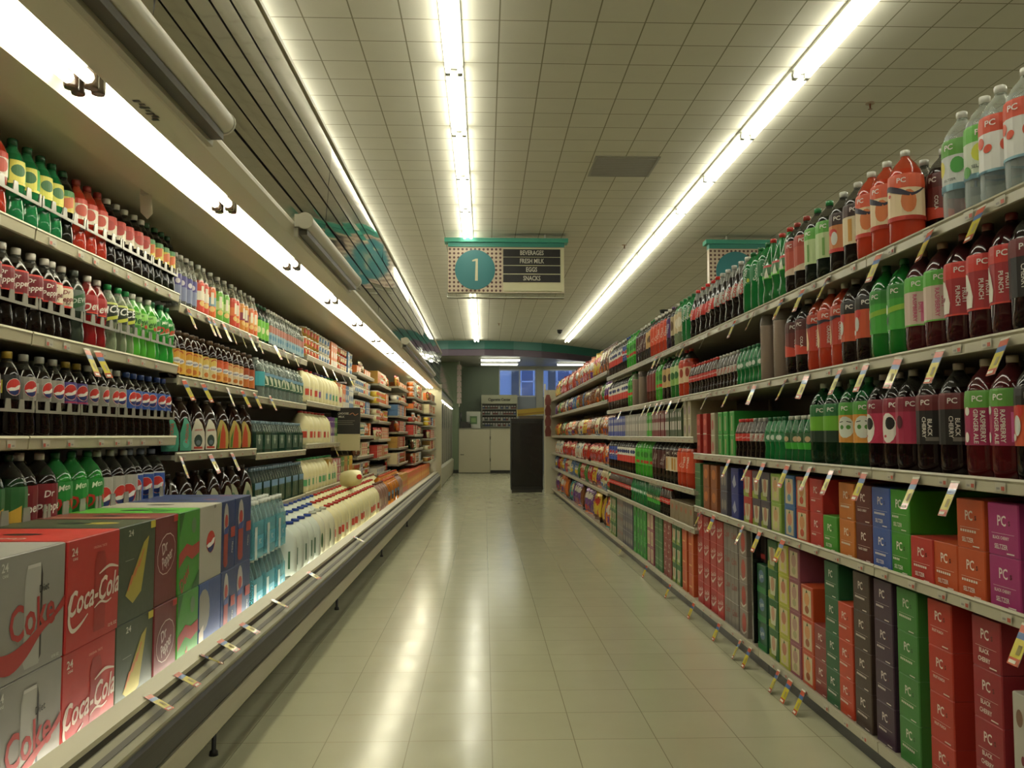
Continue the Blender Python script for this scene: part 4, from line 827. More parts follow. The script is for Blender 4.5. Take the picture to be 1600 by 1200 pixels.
for ya in (CY0 - .05, CY1): obj('end_panel', MB().prism([(-1.86,.05),(-1.86,2.12),(-.84,2.12),(-.86,1.9),(-1.0,1.7),(-1.0,.7),(-.86,.44),(-.86,.05)] if ya < 0 else [(-1.86,.05),(-1.86,2.12),(-.84,2.12),(-.84,.05)], ya, ya + .05, '#c4bea0:m'), case)
obj('deck', MB().box((-1.80, CY0, .29), (-.965, CY1, .328), '#7c7868:m').prism([(0,0)], 0, 0, WH) if False else MB().box((-1.80, CY0, .29), (-.965, CY1, .328), '#7c7868:m'), case)
obj('deck_riser', MB().box((-1.78, Yat(455, -1.0), .329), (-.99, CY1, .398), '#8c8876:m'), case)
nr = MB()
nr.prism([(-.958,.29),(-.958,.425),(-.952,.430),(-.908,.412),(-.905,.400),(-.912,.396),(-.90,.29)], CY0, CY1, '#b0aa90:m')
nr.prism([(-.911,.395),(-.9,.385),(-.862,.352),(-.86,.345),(-.865,.335),(-.90,.335)], CY0, CY1, '#98947c:m')
for a in ((.34, 0), ):
    pass
obj('nose_rail', nr, case)
obj('nose_groove', MB().prism([(-.9085,.4005),(-.9045,.4005),(-.899,.3885),(-.903,.3885)], CY0, CY1, '#2c2a24:m').prism([(-.886,.3735),(-.884,.3762),(-.874,.3672),(-.876,.3645)], CY0, CY1, '#5c584c:m'), case)
obj('bumper', MB().prism([(-.90,.335),(-.866,.334),(-.858,.325),(-.858,.26),(-.87,.24),(-.90,.24)], CY0, CY1, '#24201c:p'), case)
obj('base_panel', MB().prism([(-.90,.24),(-.862,.24),(-.858,.232),(-.858,.172),(-.866,.160),(-.90,.160)], CY0, CY1, '#a8a28a:m'), case)
obj('kick_plate', MB().box((-1.8, CY0, .0), (-1.2, CY1, .29), '#2c2a24:m'), case)
for i in range(14):
    ya = CY0 + .05 + i*1.2
    obj('nose_tube', MB().tube([(-.971, ya, .352), (-.971, ya+1.14, .352)], .0075, 'nose_tube_light', 6), case)
for yy in (3.1, 5.6, 8.0, 10.6): obj('leveling_foot', MB().lathe([(.016, .0), (.014, .015), (.008, .02), (.008, .16)], '#1c1a16:m', 10, 0, -.95, yy), case)
def price_bits(m, X, ya, yb, z0, z1, face):
    """printed shelf prices on a rail facing the aisle; face = +1 faces +x"""
    rr = random.Random(int(ya*100) + int(z0*1000)); y = ya + .08
    while y < yb - .08:
        hgt = z1 - z0; put_art(m, [('r', y, z0 + hgt*.18, y + .014, z0 + hgt*.55, '#b4503c'), ('r', y + .02, z0 + hgt*.25, y + .034, z0 + hgt*.45, '#8c8680'), ('r', y-.004, z0+hgt*.12, y+.04, z0+hgt*.9, '#b8b4a0')][::-1], lambda u, v, o: (X + face*o, u, v))
        y += rr.uniform(.11, .24)
SHELF_SURF = {}
def cooler_shelf(X, xb, ya, yb, top, lip=.042):
    s_ = obj('shelf', MB().box((xb, ya + .004, top - .034), (X - .004, yb - .004, top - .012), '#8c8876:m'), case)
    m = MB().prism([(X - .004, top - lip), (X, top - lip + .003), (X + .003, top - .004), (X, top), (X - .004, top)], ya + .004, yb - .004, '#aaa48a:m')
    m.prism([(X+.001, top - .009), (X + .0055, top - .007), (X + .004, top - .002), (X + .001, top)], ya + .004, yb - .004, '#c8c4a8:m')
    price_bits(m, X + .0035, ya, yb, top - lip + .003, top - .010, 1)
    obj('price_rail', m, s_)
    br = MB()
    for y in (ya + .006, yb - .010): br.add([(xb, y, top - .035), (X - .06, y, top - .035), (xb, y, top - .10)], [(0, 1, 2), (2, 1, 0)], '#6c685a:m')
LS = {1: (-.2, 3.78, (1.749, 1.434, 1.122, .748)), 2: (3.78, 5.1, (1.709, 1.388, 1.048, .70)), 3: (5.1, 6.5, (1.69, 1.358, 1.018, .685)), 4: (6.5, 9.0, (1.74, 1.39, 1.06, .69))}
for k, (a, b, t) in LS.items():
    bs = [(a, 1.35), (1.35, 2.57), (2.57, b)] if k == 1 else [(a, b)] if k < 4 else [(a, 7.75), (7.75, b)]
    for q, r_ in bs:
        for z in t: cooler_shelf(LX, -1.78, q, r_, z)
FAR = [(9.0, 10.3, -1.33, (1.80, 1.58, 1.36, 1.12, .90, .68)), (10.3, 11.6, -1.27, (1.76, 1.52, 1.30, 1.08, .86, .66)), (11.6, 13.0, -1.16, (1.80, 1.60, 1.40, 1.18, .96, .74)), (13.0, 14.8, -1.06, (1.72, 1.54, 1.34, 1.14, .92, .70)), (14.8, 16.6, -.94, (1.74, 1.52, 1.30, 1.08, .88, .68))]
for a, b, X, t in FAR:
    for z in t: cooler_shelf(X, -1.78, a, b, z, .038)
# roller curtains clipped on the valance
for y0, y1, d in ((.3, 2.55, 'nearest'), (3.72, 5.2, 'middle'), (8.5, 13.2, 'farthest')):
    r = empty('night_curtain', f'white rolled curtain tube clipped below the mirrored valance, {d} of three', 'curtain roller', (-.79, y0, 2.065), 0, 'rolled curtain tubes')
    L_ = y1 - y0
    obj('roller', MB().tube([(0, .01, 0), (0, .03, 0), (0, L_-.03, 0), (0, L_-.01, 0)], .034, '#bcb6a0:m', 16), r)
    obj('housing_strip', MB().box((-.045, 0, -.032), (-.018, L_, .03), '#908c78:m').box((-.03, .02, -.058), (.006, L_-.02, -.036), '#4a463a:m').box((-.048, 0, -.072), (-.03, L_, -.03), '#a8a48e:m'), r)
    for y_ in (0, L_ - .008): obj('end_cap', MB().lathe([(.037, 0), (.037, .008)], '#c0bca8:m', 16).box((-.045, -.028, .001), (.0, .028, .007), '#c0bca8:m'), r, (0, 0, 0))
    for ch, y_ in zip([c for c in r.children if c.name.startswith('end_cap')], (.0, L_)): ch.rotation_euler = (PI/2, 0, 0); ch.location = (0, y_, 0)
h_ = empty('sign_holder', 'clear plastic sign holder dangling inside the cooler above root soda bottles', 'sign holder', (-1.27, Yat(218, -1.27), 2.045))
obj('clip', MB().box((-.012, -.015, -.025), (.012, .015, -.002), '#b8b4a4:m'), h_)
p_ = obj('plate', MB().add([(0,-.03,0),(0,.03,.0),(0,.034,-.075),(0,.0,-.095),(0,-.03,-.07)], [(0,1,2,3,4)], '#d8d4bc:p').add([(.003,-.03,0),(.003,.03,.0),(.003,.034,-.075),(.003,.0,-.095),(.003,-.03,-.07)], [(4,3,2,1,0)], '#d8d4bc:p'), h_, (0, 0, -.02)); p_.rotation_euler = (.3, -.35, 1.0)
lg = obj('maker_lettering', MB(), case)
bpy.data.objects.remove(lg)
mk = MB(); put_art(mk, [('r', 2.26 + j*.022, -.945 + (j % 2)*.008, 2.274 + j*.022, -.925 + (j % 3)*.004, '#3a342c') for j in range(7)], lambda u, v, o: (v, u, 2.0195 - o)); obj('lettering', mk, case)
# ================================================================= right: gondola shelving
RX = 1.30
SEC = [(.39, 1.61), (1.61, 2.83), (2.83, 4.05), (4.05, 5.27), (5.27, 6.5), (6.5, 7.75), (7.75, 9.0), (9.0, 10.25), (10.25, 11.5), (11.5, 12.75), (12.75, 14.0), (14.0, 15.25), (15.25, 16.5)]
def gondola(i, ya, yb):
    near = ya < 5.2; snack = ya >= 8.99
    tiers = (1.735, 1.383, 1.016, .693) if near else (1.81, 1.50, 1.12, .80, .52) if snack else (1.735, 1.383, 1.115, .79, .55)
    r = empty('gondola_shelving', f"cream steel gondola shelving bay, {'nearest' if i == 0 else ordi(i+1) + '-nearest'} of thirteen along the aisle", 'shelving', (0, ya, 0), 0, 'gondola shelving bays')
    L_ = yb - ya
    obj('back_panel', MB().box((1.795, 0, .10), (1.82, L_, 1.78), '#565248:m'), r)
    for z in tiers:
        s_ = obj('shelf', MB().box((RX + .004, .003, z - .036), (1.795, L_ - .003, z - .014), '#8c8674:m'), r)
        m = MB().prism([(RX - .003, z - .006), (RX, z), (RX + .004, z), (RX + .004, z - .040), (RX - .001, z - .038), (RX + .001, z - .012)], .003, L_ - .003, '#a6a08a:m')
        price_bits(m, RX - .0035, .0, L_, z - .036, z - .008, -1)
        obj('price_rail', m, s_)
    b = obj('base_shelf', MB().box((RX + .004, .003, .075), (1.795, L_ - .003, .10), '#8c8674:m'), r)
    m = MB().prism([(RX - .004, .114), (RX + .004, .114), (RX + .004, .076), (RX - .002, .078)], .003, L_ - .003, '#a6a08a:m'); price_bits(m, RX - .0045, .0, L_, .08, .11, -1); obj('price_rail', m, b)
    obj('kick_plate', MB().box((1.345, .002, 0), (1.78, L_ - .002, .075), '#1c1a16:m'), r)
    obj('upright', MB().box((1.78, -.012, .0), (1.83, .012, 1.80), '#a09a86:m'), r)
for i, (a, b) in enumerate(SEC): gondola(i, a, b)
tag(obj('end_panel_board', MB().box((1.19, 16.5, 0), (2.2, 16.54, 2.0), '#b0ac94:m').box((1.16, 16.5, 0), (1.19, 16.56, 2.12), '#c0bca4:m')), 'plain cream upright end board closing the far end of gondola', 'end board')
tag(obj('gondola_back_run', MB().box((1.83, .39, .0), (2.25, 16.5, 1.6), '#6c6656:m')), 'far side of the gondola facing the neighbouring aisle', 'shelving')
# price tags clipped to the rails
tg = MB(); tw = .021
for z0, z1, c in ((-.100, -.082, '#c0502c'), (-.082, -.036, '#c8b828'), (-.036, -.020, '#4468a0'), (-.020, -.002, '#c45034')):
    tg.add([(-tw, 0, z0), (tw, 0, z0), (tw, 0, z1), (-tw, 0, z1)], [(0, 1, 2, 3)], c + ':g')
put_art(tg, [('r', -tw, -.002, tw, .004, '#c8c4b0'), ('r', -.002, -.074, .012, -.05, '#8a7c20'), ('r', -.016, -.096, .010, -.088, '#d8d0bc')], lambda u, v, o: (u, -o, v))
tg.add([(-tw, .0015, -.1), (tw, .0015, -.1), (tw, .0015, .004), (-tw, .0015, .004)], [(3, 2, 1, 0)], '#c8c4b0:p')
TAG = tg.mesh('price_tag')
def tags(shelf, X, z, pxs, lean=.42, right=True):
    for px in sorted(pxs, reverse=right):
        n = 'yellow and blue hanging price tag'
        o = tag(obj('price_tag', TAG), label_for(n, shelf), 'price tag', 'hanging price tags')
        y = Yat(px, X); s_ = random.uniform(-.12, .12)
        o.location = (X + (-.006 if right else .006), y, z); o.rotation_euler = (-lean + s_ * .4, s_, (-PI/2 if right else PI/2) + s_)
TOPG, SG, TG_, FG, BG_ = 'the top gondola shelf', 'the second gondola shelf', 'the third gondola shelf', 'the fourth gondola shelf', 'the base gondola shelf'
tags(TOPG, RX - .004, 1.715, [1548,1466,1383,1300,1261,1228,1183,1153,1107,1073,1066,1046,1036,1028,1008])
tags(SG, RX - .004, 1.362, [1578,1475,1409,1358,1317,1264,1231,1182,1142,1108,1074,1063,1050,1042,1035,1028,1018,1010,1004,997,990,972])
tags(TG_, RX - .004, .995, [1492,1431,1351,1300,1266,1231,1194,1172,1140])
tags(FG, RX - .004, .672, [1597,1222,1186,1160,1115,1095])
tags(BG_, RX - .006, .095, [1249,1229,1211,1168,1153,1121,1082,1046,1010,972])
CS = ['the top cooler shelf', 'the second cooler shelf', 'the third cooler shelf', 'the fourth cooler shelf']
tags(CS[0], LX + .004, 1.695, [288,320,328,344,355,371,386,398,426,440,456,468,487,503,518,533,545], right=False)
tags(CS[1], LX + .004, 1.412, [130,147], right=False); tags(CS[1], LX + .004, 1.368, [284,314,353,376,395,420], right=False)
tags(CS[2], LX + .004, 1.028, [282,328,362,522,530,538], right=False)
for px in (247, 290, 327, 355, 388, 435, 490, 560):
    o = tag(obj('price_tag', TAG), label_for('price tag drooping over the cooler nose', 'the front rail'), 'price tag', 'hanging price tags')
    o.location = (-.915, Yat(px - 6, -.915), .4185); o.rotation_euler = (-1.12, random.uniform(-.1, .1), PI/2 + random.uniform(-.3, .3)); o.scale = (.85, .85, .8)
# ================================================================= goods in the cooler
BX = -1.393; D = .0795
def crates(ya, yb, z, X, shelf, R=.0375, zr=.080, q=4):
    n = max(1, round((yb - ya) / (R*2+.0035) / q)); D = 2*R + .0045; st = (yb - ya) / n
    for i in range(n):
        m = MB(); a, b = ya + i*st + .002, ya + (i+1)*st - .002
        f, k_ = X + R + .0025, X - D - R - .0025
        for x0, x1 in ((f, f + .003), (k_ - .003, k_)):
            m.box((x0, a, zr), (x1, b, zr + .009), '#8f8c80:g')
            for j in range(q + 1):
                y = a + (b - a) * j / q; y0, y1 = max(a, y - R*.38), min(b, y + R*.38); m.add([(x0 if h_ else x1, yy, zz) for h_ in (0, 1) for yy, zz in ((y0, zr + .009), (y1, zr + .009), (y1 - .004, zr + R), (y0 + .004, zr + R))], [(0,1,2,3),(7,6,5,4),(1,5,6,2),(4,0,3,7),(3,2,6,7)], '#8f8c80:g')
            for y in (a, b - .006): x0 == f or m.box((x0, y, 0), (x1, y + .006, zr), '#7c7a70:g')
        for y in (a, b - .0015): m.box((k_ - .003, y, zr), (f + .003, y + .0015, zr + .009), '#8f8c80:g')
        o = tag(obj('bottle_crate', m), label_for('grey plastic shell around soda bottles', shelf), 'bottle crate', 'plastic bottle shells'); o.location = (0, 0, z)
def both(shelf, z, items, group, X=BX, D=D):
    run(shelf, z, X, items, group, 'L')
    run(shelf, z, X - D, items, group, 'L', 'in the second rank')
both(CS[0], 1.738, [('orr', -60, 2), ('gd', 4, 86), ('dyg', 87, 111), ('orr', 112, 161), ('ckr', 162, 224), ('dyg', 225, 270)], 'soda bottles on the top cooler shelf')
both(CS[1], 1.423, [('dp', -60, 72), ('dpd', 73, 105), ('gg', 106, 130), ('crd', 131, 165), ('ice', 166, 203), ('dewd', 204, 236), ('dew', 237, 270)], 'soda bottles on the second cooler shelf')
both(CS[2], 1.111, [('psl', -60, 4), ('pmx', 5, 32), ('psl', 33, 101), ('ppu', 102, 137), ('psl', 138, 197), ('pbl', 198, 268)], 'cola bottles on the third cooler shelf')
both(CS[3], .737, [('gsp2', -60, 34), ('dp2', 35, 92), ('dew2', 93, 157), ('psl2', 158, 209), ('pbl2', 210, 257)], 'large soda bottles on the fourth cooler shelf', -1.415, .115)
for i, z in enumerate((1.738, 1.423, 1.111)): crates(Yat(-60, BX), 3.76, z, BX, CS[i])
crates(Yat(-60, -1.415), 3.76, .737, -1.415, CS[3], .0555, .118, 3)
G2 = 'juice and water bottles on the top cooler shelf'
XB = -1.395
run(CS[0], 1.698, XB, [('vita', 272, 304), ('jro', 306, 324, 2), ('jbl', 325, 337, 1), ('jgr', 338, 358, 2), ('jrd', 359, 373, 2), ('jye', 374, 388, 2), ('jor', 389, 401, 2)], G2, 'L')
run(CS[0], 1.698, XB - .075, [('smrt2', 290, 400)], G2, 'L', 'in the second rank')
run(CS[0], 1.679, XB, [('grj', 403, 418), ('smart', 419, 472)], G2, 'L'); run(CS[0], 1.679, XB - .075, [('smrt2', 405, 470)], G2, 'L', 'in the second rank')
run(CS[1], 1.377, -1.40, [('tya', 268, 304, 4), ('tyb', 305, 337, 3), ('tor', 338, 354, 2), ('tpo', 355, 380, 3), ('tdo', 381, 399, 2)], 'iced tea bottles', 'L')
run(CS[1], 1.377, -1.495, [('tya', 290, 396)], 'iced tea bottles', 'L', 'in the second rank')
run(CS[1], 1.347, -1.41, [('wteal', 402, 410, 1), ('wgal', 411, 472)], 'water jugs', 'L')
run(CS[2], 1.037, -1.42, [('jteal', 264, 298, 2), ('jwhite', 304, 341, 2), ('jgold', 343, 396, 3)], 'big tea jugs', 'L')
run(CS[3], .689, -1.42, [('jpale', 262, 396, 7)], 'big tea jugs on the fourth shelf', 'L')
run(CS[2], 1.007, -1.37, [('wpg', 400, 475)], 'wrapped water packs', 'L')
run(CS[3], .674, -1.37, [('wpt', 400, 474)], 'tall wrapped water packs', 'L')
run(CS[1], 1.379, -1.43, [('mred', 476, 496), ('mpur', 497, 505), ('mblu', 506, 517), ('mgrn', 518, 527), ('myel', 528, 534)], 'milk jugs on the second shelf', 'L')
run(CS[2], 1.049, -1.43, [('mred', 477, 513)], 'milk jugs on the third shelf', 'L')
run(CS[3], .679, -1.43, [('mgrn', 475, 524)], 'milk jugs on the fourth shelf', 'L')
s_ = empty('promotion_sign', 'black and cream milk promotion board sticking out between milk jugs', 'sign', (-1.26, Yat(547, -1.26) - .02, .98), 0)
obj('board', MB().box((-.17, -.004, .0), (.10, .004, .40), '#b8ae84:p'), s_)
m = MB().box((-.17, -.006, .155), (.10, -.0041, .40), '#1c1816:p')
put_art(m, [('t', 'CHOOSE', -.06, .345, .018, '#c8c0b0'), ('t', 'MILK', -.075, .315, .018, '#c8c0b0'), ('r', -.12, .275, .05, .281, '#6a6258'), ('r', -.12, .258, .03, .264, '#6a6258'), ('r', -.12, .241, .04, .247, '#6a6258'), ('s', [(.0, .335), (.03, .35), (.05, .33), (.08, .345)], .003, '#b87850')], lambda u, v, o: (u, -.0065 - o, v)); obj('printed_panel', m, s_)
# well: cartons, water, jugs
WX = -1.0; G3 = 'soda cartons stacked in the cooler well'
def cart(key, a, b, t, top=False):
    p = proto(key); desc = PR[key][3]; y = (Yat(a, WX) + Yat(b, WX)) / 2
    place(key, WX - p.d/2 - random.uniform(0, .004), y, .330 + t * (BH + .002), PI/2 + random.uniform(-.006, .006), f"{desc}, {'upper' if t else 'lower'} row of the cooler well{', ' + top if top else ''}", G3)
Ys = {}
for t, L_ in ((0, [('dietc', -14, 104), ('cocac', 105, 190), ('canad', 191, 248), ('drpep', 249, 272), ('mtdew', 273, 316), ('p24', 317, 345), ('pepsi', 346, 370), ('pepsi2', 371, 397)]), (1, [('dietc', -14, 107), ('cocac', 108, 191), ('canad', 192, 250), ('drpep', 251, 284), ('mtdew', 285, 316), ('dpeps', 317, 350), ('pepsi', 351, 372), ('pepsi2', 373, 397)])):
    y = Yat(397, WX)
    for j, (key, a, b) in enumerate(L_[::-1]):
        p = proto(key); desc = PR[key][3]; ex = {0: ', far end', 1: ', second from far end'}.get(j, '') if key[:5] == 'pepsi' else ''
        place(key, WX - p.d/2 - random.uniform(0, .005), y - p.w/2 - .001, .330 + t*(BH + .002), PI/2, f"{desc}, cooler well's {'upper' if t else 'lower'} row{ex}", G3)
        y -= p.w + .002
DK = 'the cooler deck'
run(DK, .3295, -1.0, [('wpk', 399, 452, 3, 2)], 'teal water packs', 'L')
for rk, X in (('', -1.045), ('in the second rank', -1.195), ('in the third rank', -1.345)):
    run(DK, .399, X, [('mwb', 456, 500), ('mwc', 501, 522), ('mred', 523, 592)] if rk == '' else [('mwb', 448, 500), ('mred', 501, 590)], 'milk and water jugs on the cooler deck', 'L', rk)
place('mred', -1.22, Yat(546, -1.2), .735, .6, 'loose cream milk jug lying on its side across the other jugs', 'milk and water jugs on the cooler deck', tilt=1.45)
run(DK, .399, -1.05, [('brj', 594, 606), ('ojj', 607, 622), ('brj', 623, 628)], 'juice and milk jugs on the deck', 'L')
run(DK, .399, -1.02, [('dc_gold', 630, 637), ('orj', 638, 672)], 'orange juice cartons on the cooler deck', 'L')
run(DK, .399, -1.13, [('orj', 632, 667)], 'orange juice cartons on the cooler deck', 'L', 'in the second rank')
run(DK, .399, -1.20, [('ojj', 600, 625)], 'juice and milk jugs on the deck', 'L', 'in the second rank')
rf = random.Random(11)
def fill(shelf, z, X, ya, yb, kinds, group, side='L', space=.3, top=1):
    y = ya + .02; sgn = -1 if side == 'L' else 1
    while True:
        key = rf.choice(kinds); pw = PR[key][4]; p = proto(key)
        hi = max(1, min(4, int((space - .006) / (p.h + .001)))) if p.h < .13 and PR[key][5] != 'g' else 1
        for _ in range(rf.choice((1, 2, 2, 3))):
            if y + pw > yb - .02: return
            rz = (PI/2 if side == 'L' else -PI/2) + (rf.uniform(-.3, .3) if PR[key][5] == 'g' else 0)
            xx = X + sgn * (p.d/2 + .012)
            for t in range(hi):
                if hi == 1: lb = label_for(PR[key][3], shelf)
                else:
                    kk = (PR[key][3], shelf, 's')
                    if t == 0: CNT[kk] = CNT.get(kk, 0) + 1
                    c = CNT[kk]; pos = ('lowest', 'second up', 'third up', 'fourth up')[t] if t < hi - 1 else 'topmost'
                    lb = f"{PR[key][3]}, {pos} in {'nearest' if c == 1 else ordi(c) + '-nearest'} such stack, {shelf.replace('the ', '')}"
                place(key, xx, y + pw/2, z + t*(p.h + .0008), rz, lb, group, solo=True, tilt=-.1 if key[:2] in ('bg', 'sb', 'sc') else None)
            y += pw + rf.uniform(0, .004)
        y += rf.uniform(0, .015)
cs = lambda *a: list(a)
fill(CS[0], 1.729, -1.36, 6.52, 8.98, cs('tb_white','tb_red','dc_gold','dc_orange','dc_red','dc_yellow','dc_blue','tb_gold'), 'dairy goods on the top cooler shelf', space=.25)
fill(CS[1], 1.379, -1.36, 7.95, 8.98, cs('dc_orange','dc_white','dc_cream','dc_blue','dc_pink'), 'cartons on the second cooler shelf', space=.3)
fill(CS[2], 1.049, -1.36, 7.55, 8.98, cs('dc_purple','dc_purple','dc_green','dc_cream'), 'cartons on the third cooler shelf', space=.3)
fill(CS[3], .679, -1.36, 7.55, 8.98, cs('bx_pink','dc_yellow','bx_red','dc_green','dc_gold'), 'goods on the fourth cooler shelf', space=.3)
SH6 = ['the top dairy shelf', 'the second dairy shelf', 'the third dairy shelf', 'the fourth dairy shelf', 'the fifth dairy shelf', 'the lowest dairy shelf']
PAL = [cs('bx_orange','tb_cream','bg_gold','bx_gold','tb_orange','bg_brown','bx_white'), cs('tb_yellow','bx_orange','bg_red','tb_cream','bx_cream','tb_white'), cs('tb_red','bg_orange','tb_yellow','bx_blue','bg_gold','tb_cream','bx_orange'), cs('bx_orange','bg_orange','tb_white','bx_red','bg_cream','tb_teal'), cs('bg_brown','tb_cream','bx_gold','bx_red','bx_cream','tb_green'), cs('bx_white','bg_red','bx_orange','tb_gold','bx_cream','tb_brown')]
for a, b, X, t in FAR:
    for i, z in enumerate(t):
        up = t[i-1] if i else 2.0
        fill(SH6[i], z - .011, X - .008, a, b, PAL[i], 'goods on ' + SH6[i], space=up - .04 - z)
# ================================================================= goods on the gondola
GX = 1.368
def right(shelf, z, items, group, X=GX, rank=''):
    run(shelf, z, X, items, group, 'R', rank)
R1 = [('selto', 1680, 1556), ('seltl', 1555, 1523, 1), ('seltz', 1522, 1476, 1)]
right(TOPG, 1.7215, R1, 'two litre bottles on the top gondola shelf')
R1b = [('peach', 1421, 1346, 3), ('rbeer', 1345, 1321, 1), ('pengu', 1320, 1300, 1), ('lgrn', 1299, 1263, 2), ('redc', 1262, 1236), ('cdry', 1235, 1200), ('spr', 1199, 1166), ('dcok', 1165, 1120), ('cok', 1119, 1080), ('spr', 1079, 1068), ('sch', 1067, 1056), ('vnla', 1055, 1049), ('fpur', 1048, 1043), ('foran', 1042, 1020), ('creamy', 1019, 1011), ('mroon', 1010, 995), ('mdew', 994, 981), ('pblu', 980, 975), ('wild', 974, 953)]
right(TOPG, 1.7215, R1b, 'two litre bottles on the top gondola shelf')
right(TOPG, 1.7215, [('ccola', 1485, 1400), ('rbeer', 1399, 1340), ('cdry', 1250, 1200), ('spr', 1190, 1166)], 'two litre bottles on the top gondola shelf', GX + .115, 'in the second rank')
right(SG, 1.3695, [('cherry', 1680, 1600), ('punch', 1596, 1480), ('dgin', 1479, 1418), ('lime', 1417, 1362), ('engy', 1361, 1322), ('oran', 1321, 1261), ('ccola', 1260, 1234)], 'two litre bottles on the second gondola shelf')
right(SG, 1.3695, [('hgrn', 1190, 1153), ('hdcok', 1152, 1121), ('hcok', 1120, 1077)], 'small soda bottles on the second gondola shelf', GX - .02)
right(SG, 1.3695, [('peach2', 1075, 1061), ('lgreen2', 1060, 1048), ('creamy', 1047, 1036), ('mdew', 1035, 1026), ('dkred', 1025, 1012), ('mdew', 989, 982), ('wild', 981, 952)], 'two litre bottles on the second gondola shelf')
right(SG, 1.3695, [('cherry', 1650, 1480), ('lime', 1470, 1370), ('ccola', 1360, 1245)], 'two litre bottles on the second gondola shelf', GX + .115, 'in the second rank')
def sleeve(px, d, h=.285, X=1.36):
    y = Yat(px, X)
    o = empty('cup_sleeve', d, 'cup sleeve', (X, y, 1.3695), 0, 'sleeves of paper cups')
    m = MB(); prof = []
    for i in range(20): prof += [(.040 + .0004*(i % 2), h*.98*i/20), (.0425, h*.98*(i+.7)/20)]
    m.lathe(prof, '#a8907c:p', 18); obj('cups', m, o)
    obj('film', MB().lathe([(.044, 0), (.0445, h), (.04, h + .03), (.034, h + .04)], '#b8aca0:c', 18), o)
sleeve(1226, 'nearer tall beige sleeve of stacked cups between cola bottles'); sleeve(1205, 'farther tall beige sleeve of stacked cups beside small green bottles')
sleeve(1006, 'nearer beige cup sleeve on the far part of the second shelf', .26); sleeve(996, 'farther beige cup sleeve on the far part of the second shelf', .26)
right(TG_, 1.0025, [('engy', 1680, 1592), ('rasp', 1586, 1508, 2), ('cherry', 1500, 1429), ('grape', 1428, 1405, 1), ('pinkf', 1404, 1357), ('gface', 1354, 1307), ('galeg', 1306, 1266)], 'two litre bottles on the third gondola shelf')
right(TG_, 1.0025, [('cherry', 1640, 1400), ('galeg', 1390, 1275)], 'two litre bottles on the third gondola shelf', GX + .115, 'in the second rank')
right(TG_, 1.0025, [('hgin', 1263, 1225), ('hgrn', 1224, 1193), ('hdcok', 1192, 1173), ('hcok', 1172, 1149)], 'small soda bottles on the third gondola shelf', GX - .02)
CX = 1.325; GC = 'soda cartons on the gondola'
run(TG_, 1.0025, CX, [('mgr2', 1147, 1119, 3, 2), ('mbei', 1118, 1106, 1, 2), ('mred2', 1105, 1086, 2, 2)], 'mini can boxes', 'R')
run(TG_, 1.1015, CX, [('wpale', 1080, 1066, 2, 2)], 'mini can boxes', 'R')
run(TG_, 1.1015, CX, [('bolv', 1064, 1041), ('bred', 1040, 1018), ('bgrn', 1017, 1010), ('bsil', 1009, 976), ('bblu', 975, 950)], 'tall bottle cartons', 'R')
def stacks(shelf, z, items, X=CX, group=GC):
    for it in items: run(shelf, z, X, [it], group, 'R')
Z4 = .6795
stacks(FG, Z4, [('wht2', 1680, 1592, 1, 2), ('kmag', 1586, 1531, 1, 2), ('kora', 1529, 1487, 1, 2)], group='seltzer cartons on the fourth gondola shelf')
run(FG, Z4, CX, [('kora', 1486, 1453, 1), ('kred', 1452, 1415, 1)], 'seltzer cartons on the fourth gondola shelf', 'R')
stacks(FG, Z4, [('kgrn', 1414, 1387, 1, 2), ('kblu', 1386, 1358, 1, 2), ('kmar', 1357, 1330, 1, 2), ('kam', 1329, 1304, 1, 2)])
run(FG, Z4, CX, [('kgrn', 1303, 1283, 1)], GC, 'R')
stacks(FG, Z4, [('krd2', 1282, 1259, 1, 2), ('fpe', 1258, 1243, 1, 2), ('fbl', 1242, 1219, 1, 2), ('flg', 1218, 1200, 1, 2), ('gfac', 1199, 1175, 2, 2), ('ginr', 1174, 1156, 1, 2), ('blua', 1155, 1137, 1, 2), ('vioc', 1136, 1119, 1, 2), ('orcr', 1118, 1096, 2, 2), ('sevn', 1095, 1081, 1, 2)], group='drink cartons on the fourth gondola shelf')
Z5 = .1005
stacks(BG_, Z5, [('whc', 1640, 1546, 1, 2), ('kcri', 1549, 1503, 1, 4), ('kver', 1480, 1433, 1, 4), ('kgr2', 1427, 1387, 1, 4), ('kpur', 1386, 1354, 1, 4), ('kbrn', 1352, 1324, 1, 4), ('kflm', 1323, 1304, 1, 3), ('kdgr', 1303, 1284, 1, 4), ('kbrk', 1283, 1265, 1, 2), ('fcr', 1264, 1244, 1, 3), ('fpk', 1243, 1227, 1, 4), ('fyl', 1226, 1210, 1, 4), ('gine', 1209, 1194, 1, 4), ('sprc', 1193, 1177, 1, 3)], group='drink cartons on the base gondola shelf')
stacks(BG_, Z5, [('kcri', 1500, 1482, 1, 2)], 1.40, 'drink cartons on the base gondola shelf')
run(BG_, Z5 + .41, CX + .02, [('ckdr', 1193, 1178, 1)], GC, 'R')
stacks(BG_, Z5, [('cokb', 1164, 1149, 1, 4), ('dckc', 1148, 1128, 2, 4), ('cokc', 1127, 1086, 4, 4)], group='cola cartons on the base gondola shelf')
# divider panel
dv = tag(obj('shelf_divider', MB().box((1.31, -.012, 0), (1.78, .012, .55), '#14110f:g')), 'black upright divider panel beside the green lemon soda cartons', 'shelf divider'); dv.location = (0, Yat(1171, 1.31), .116)
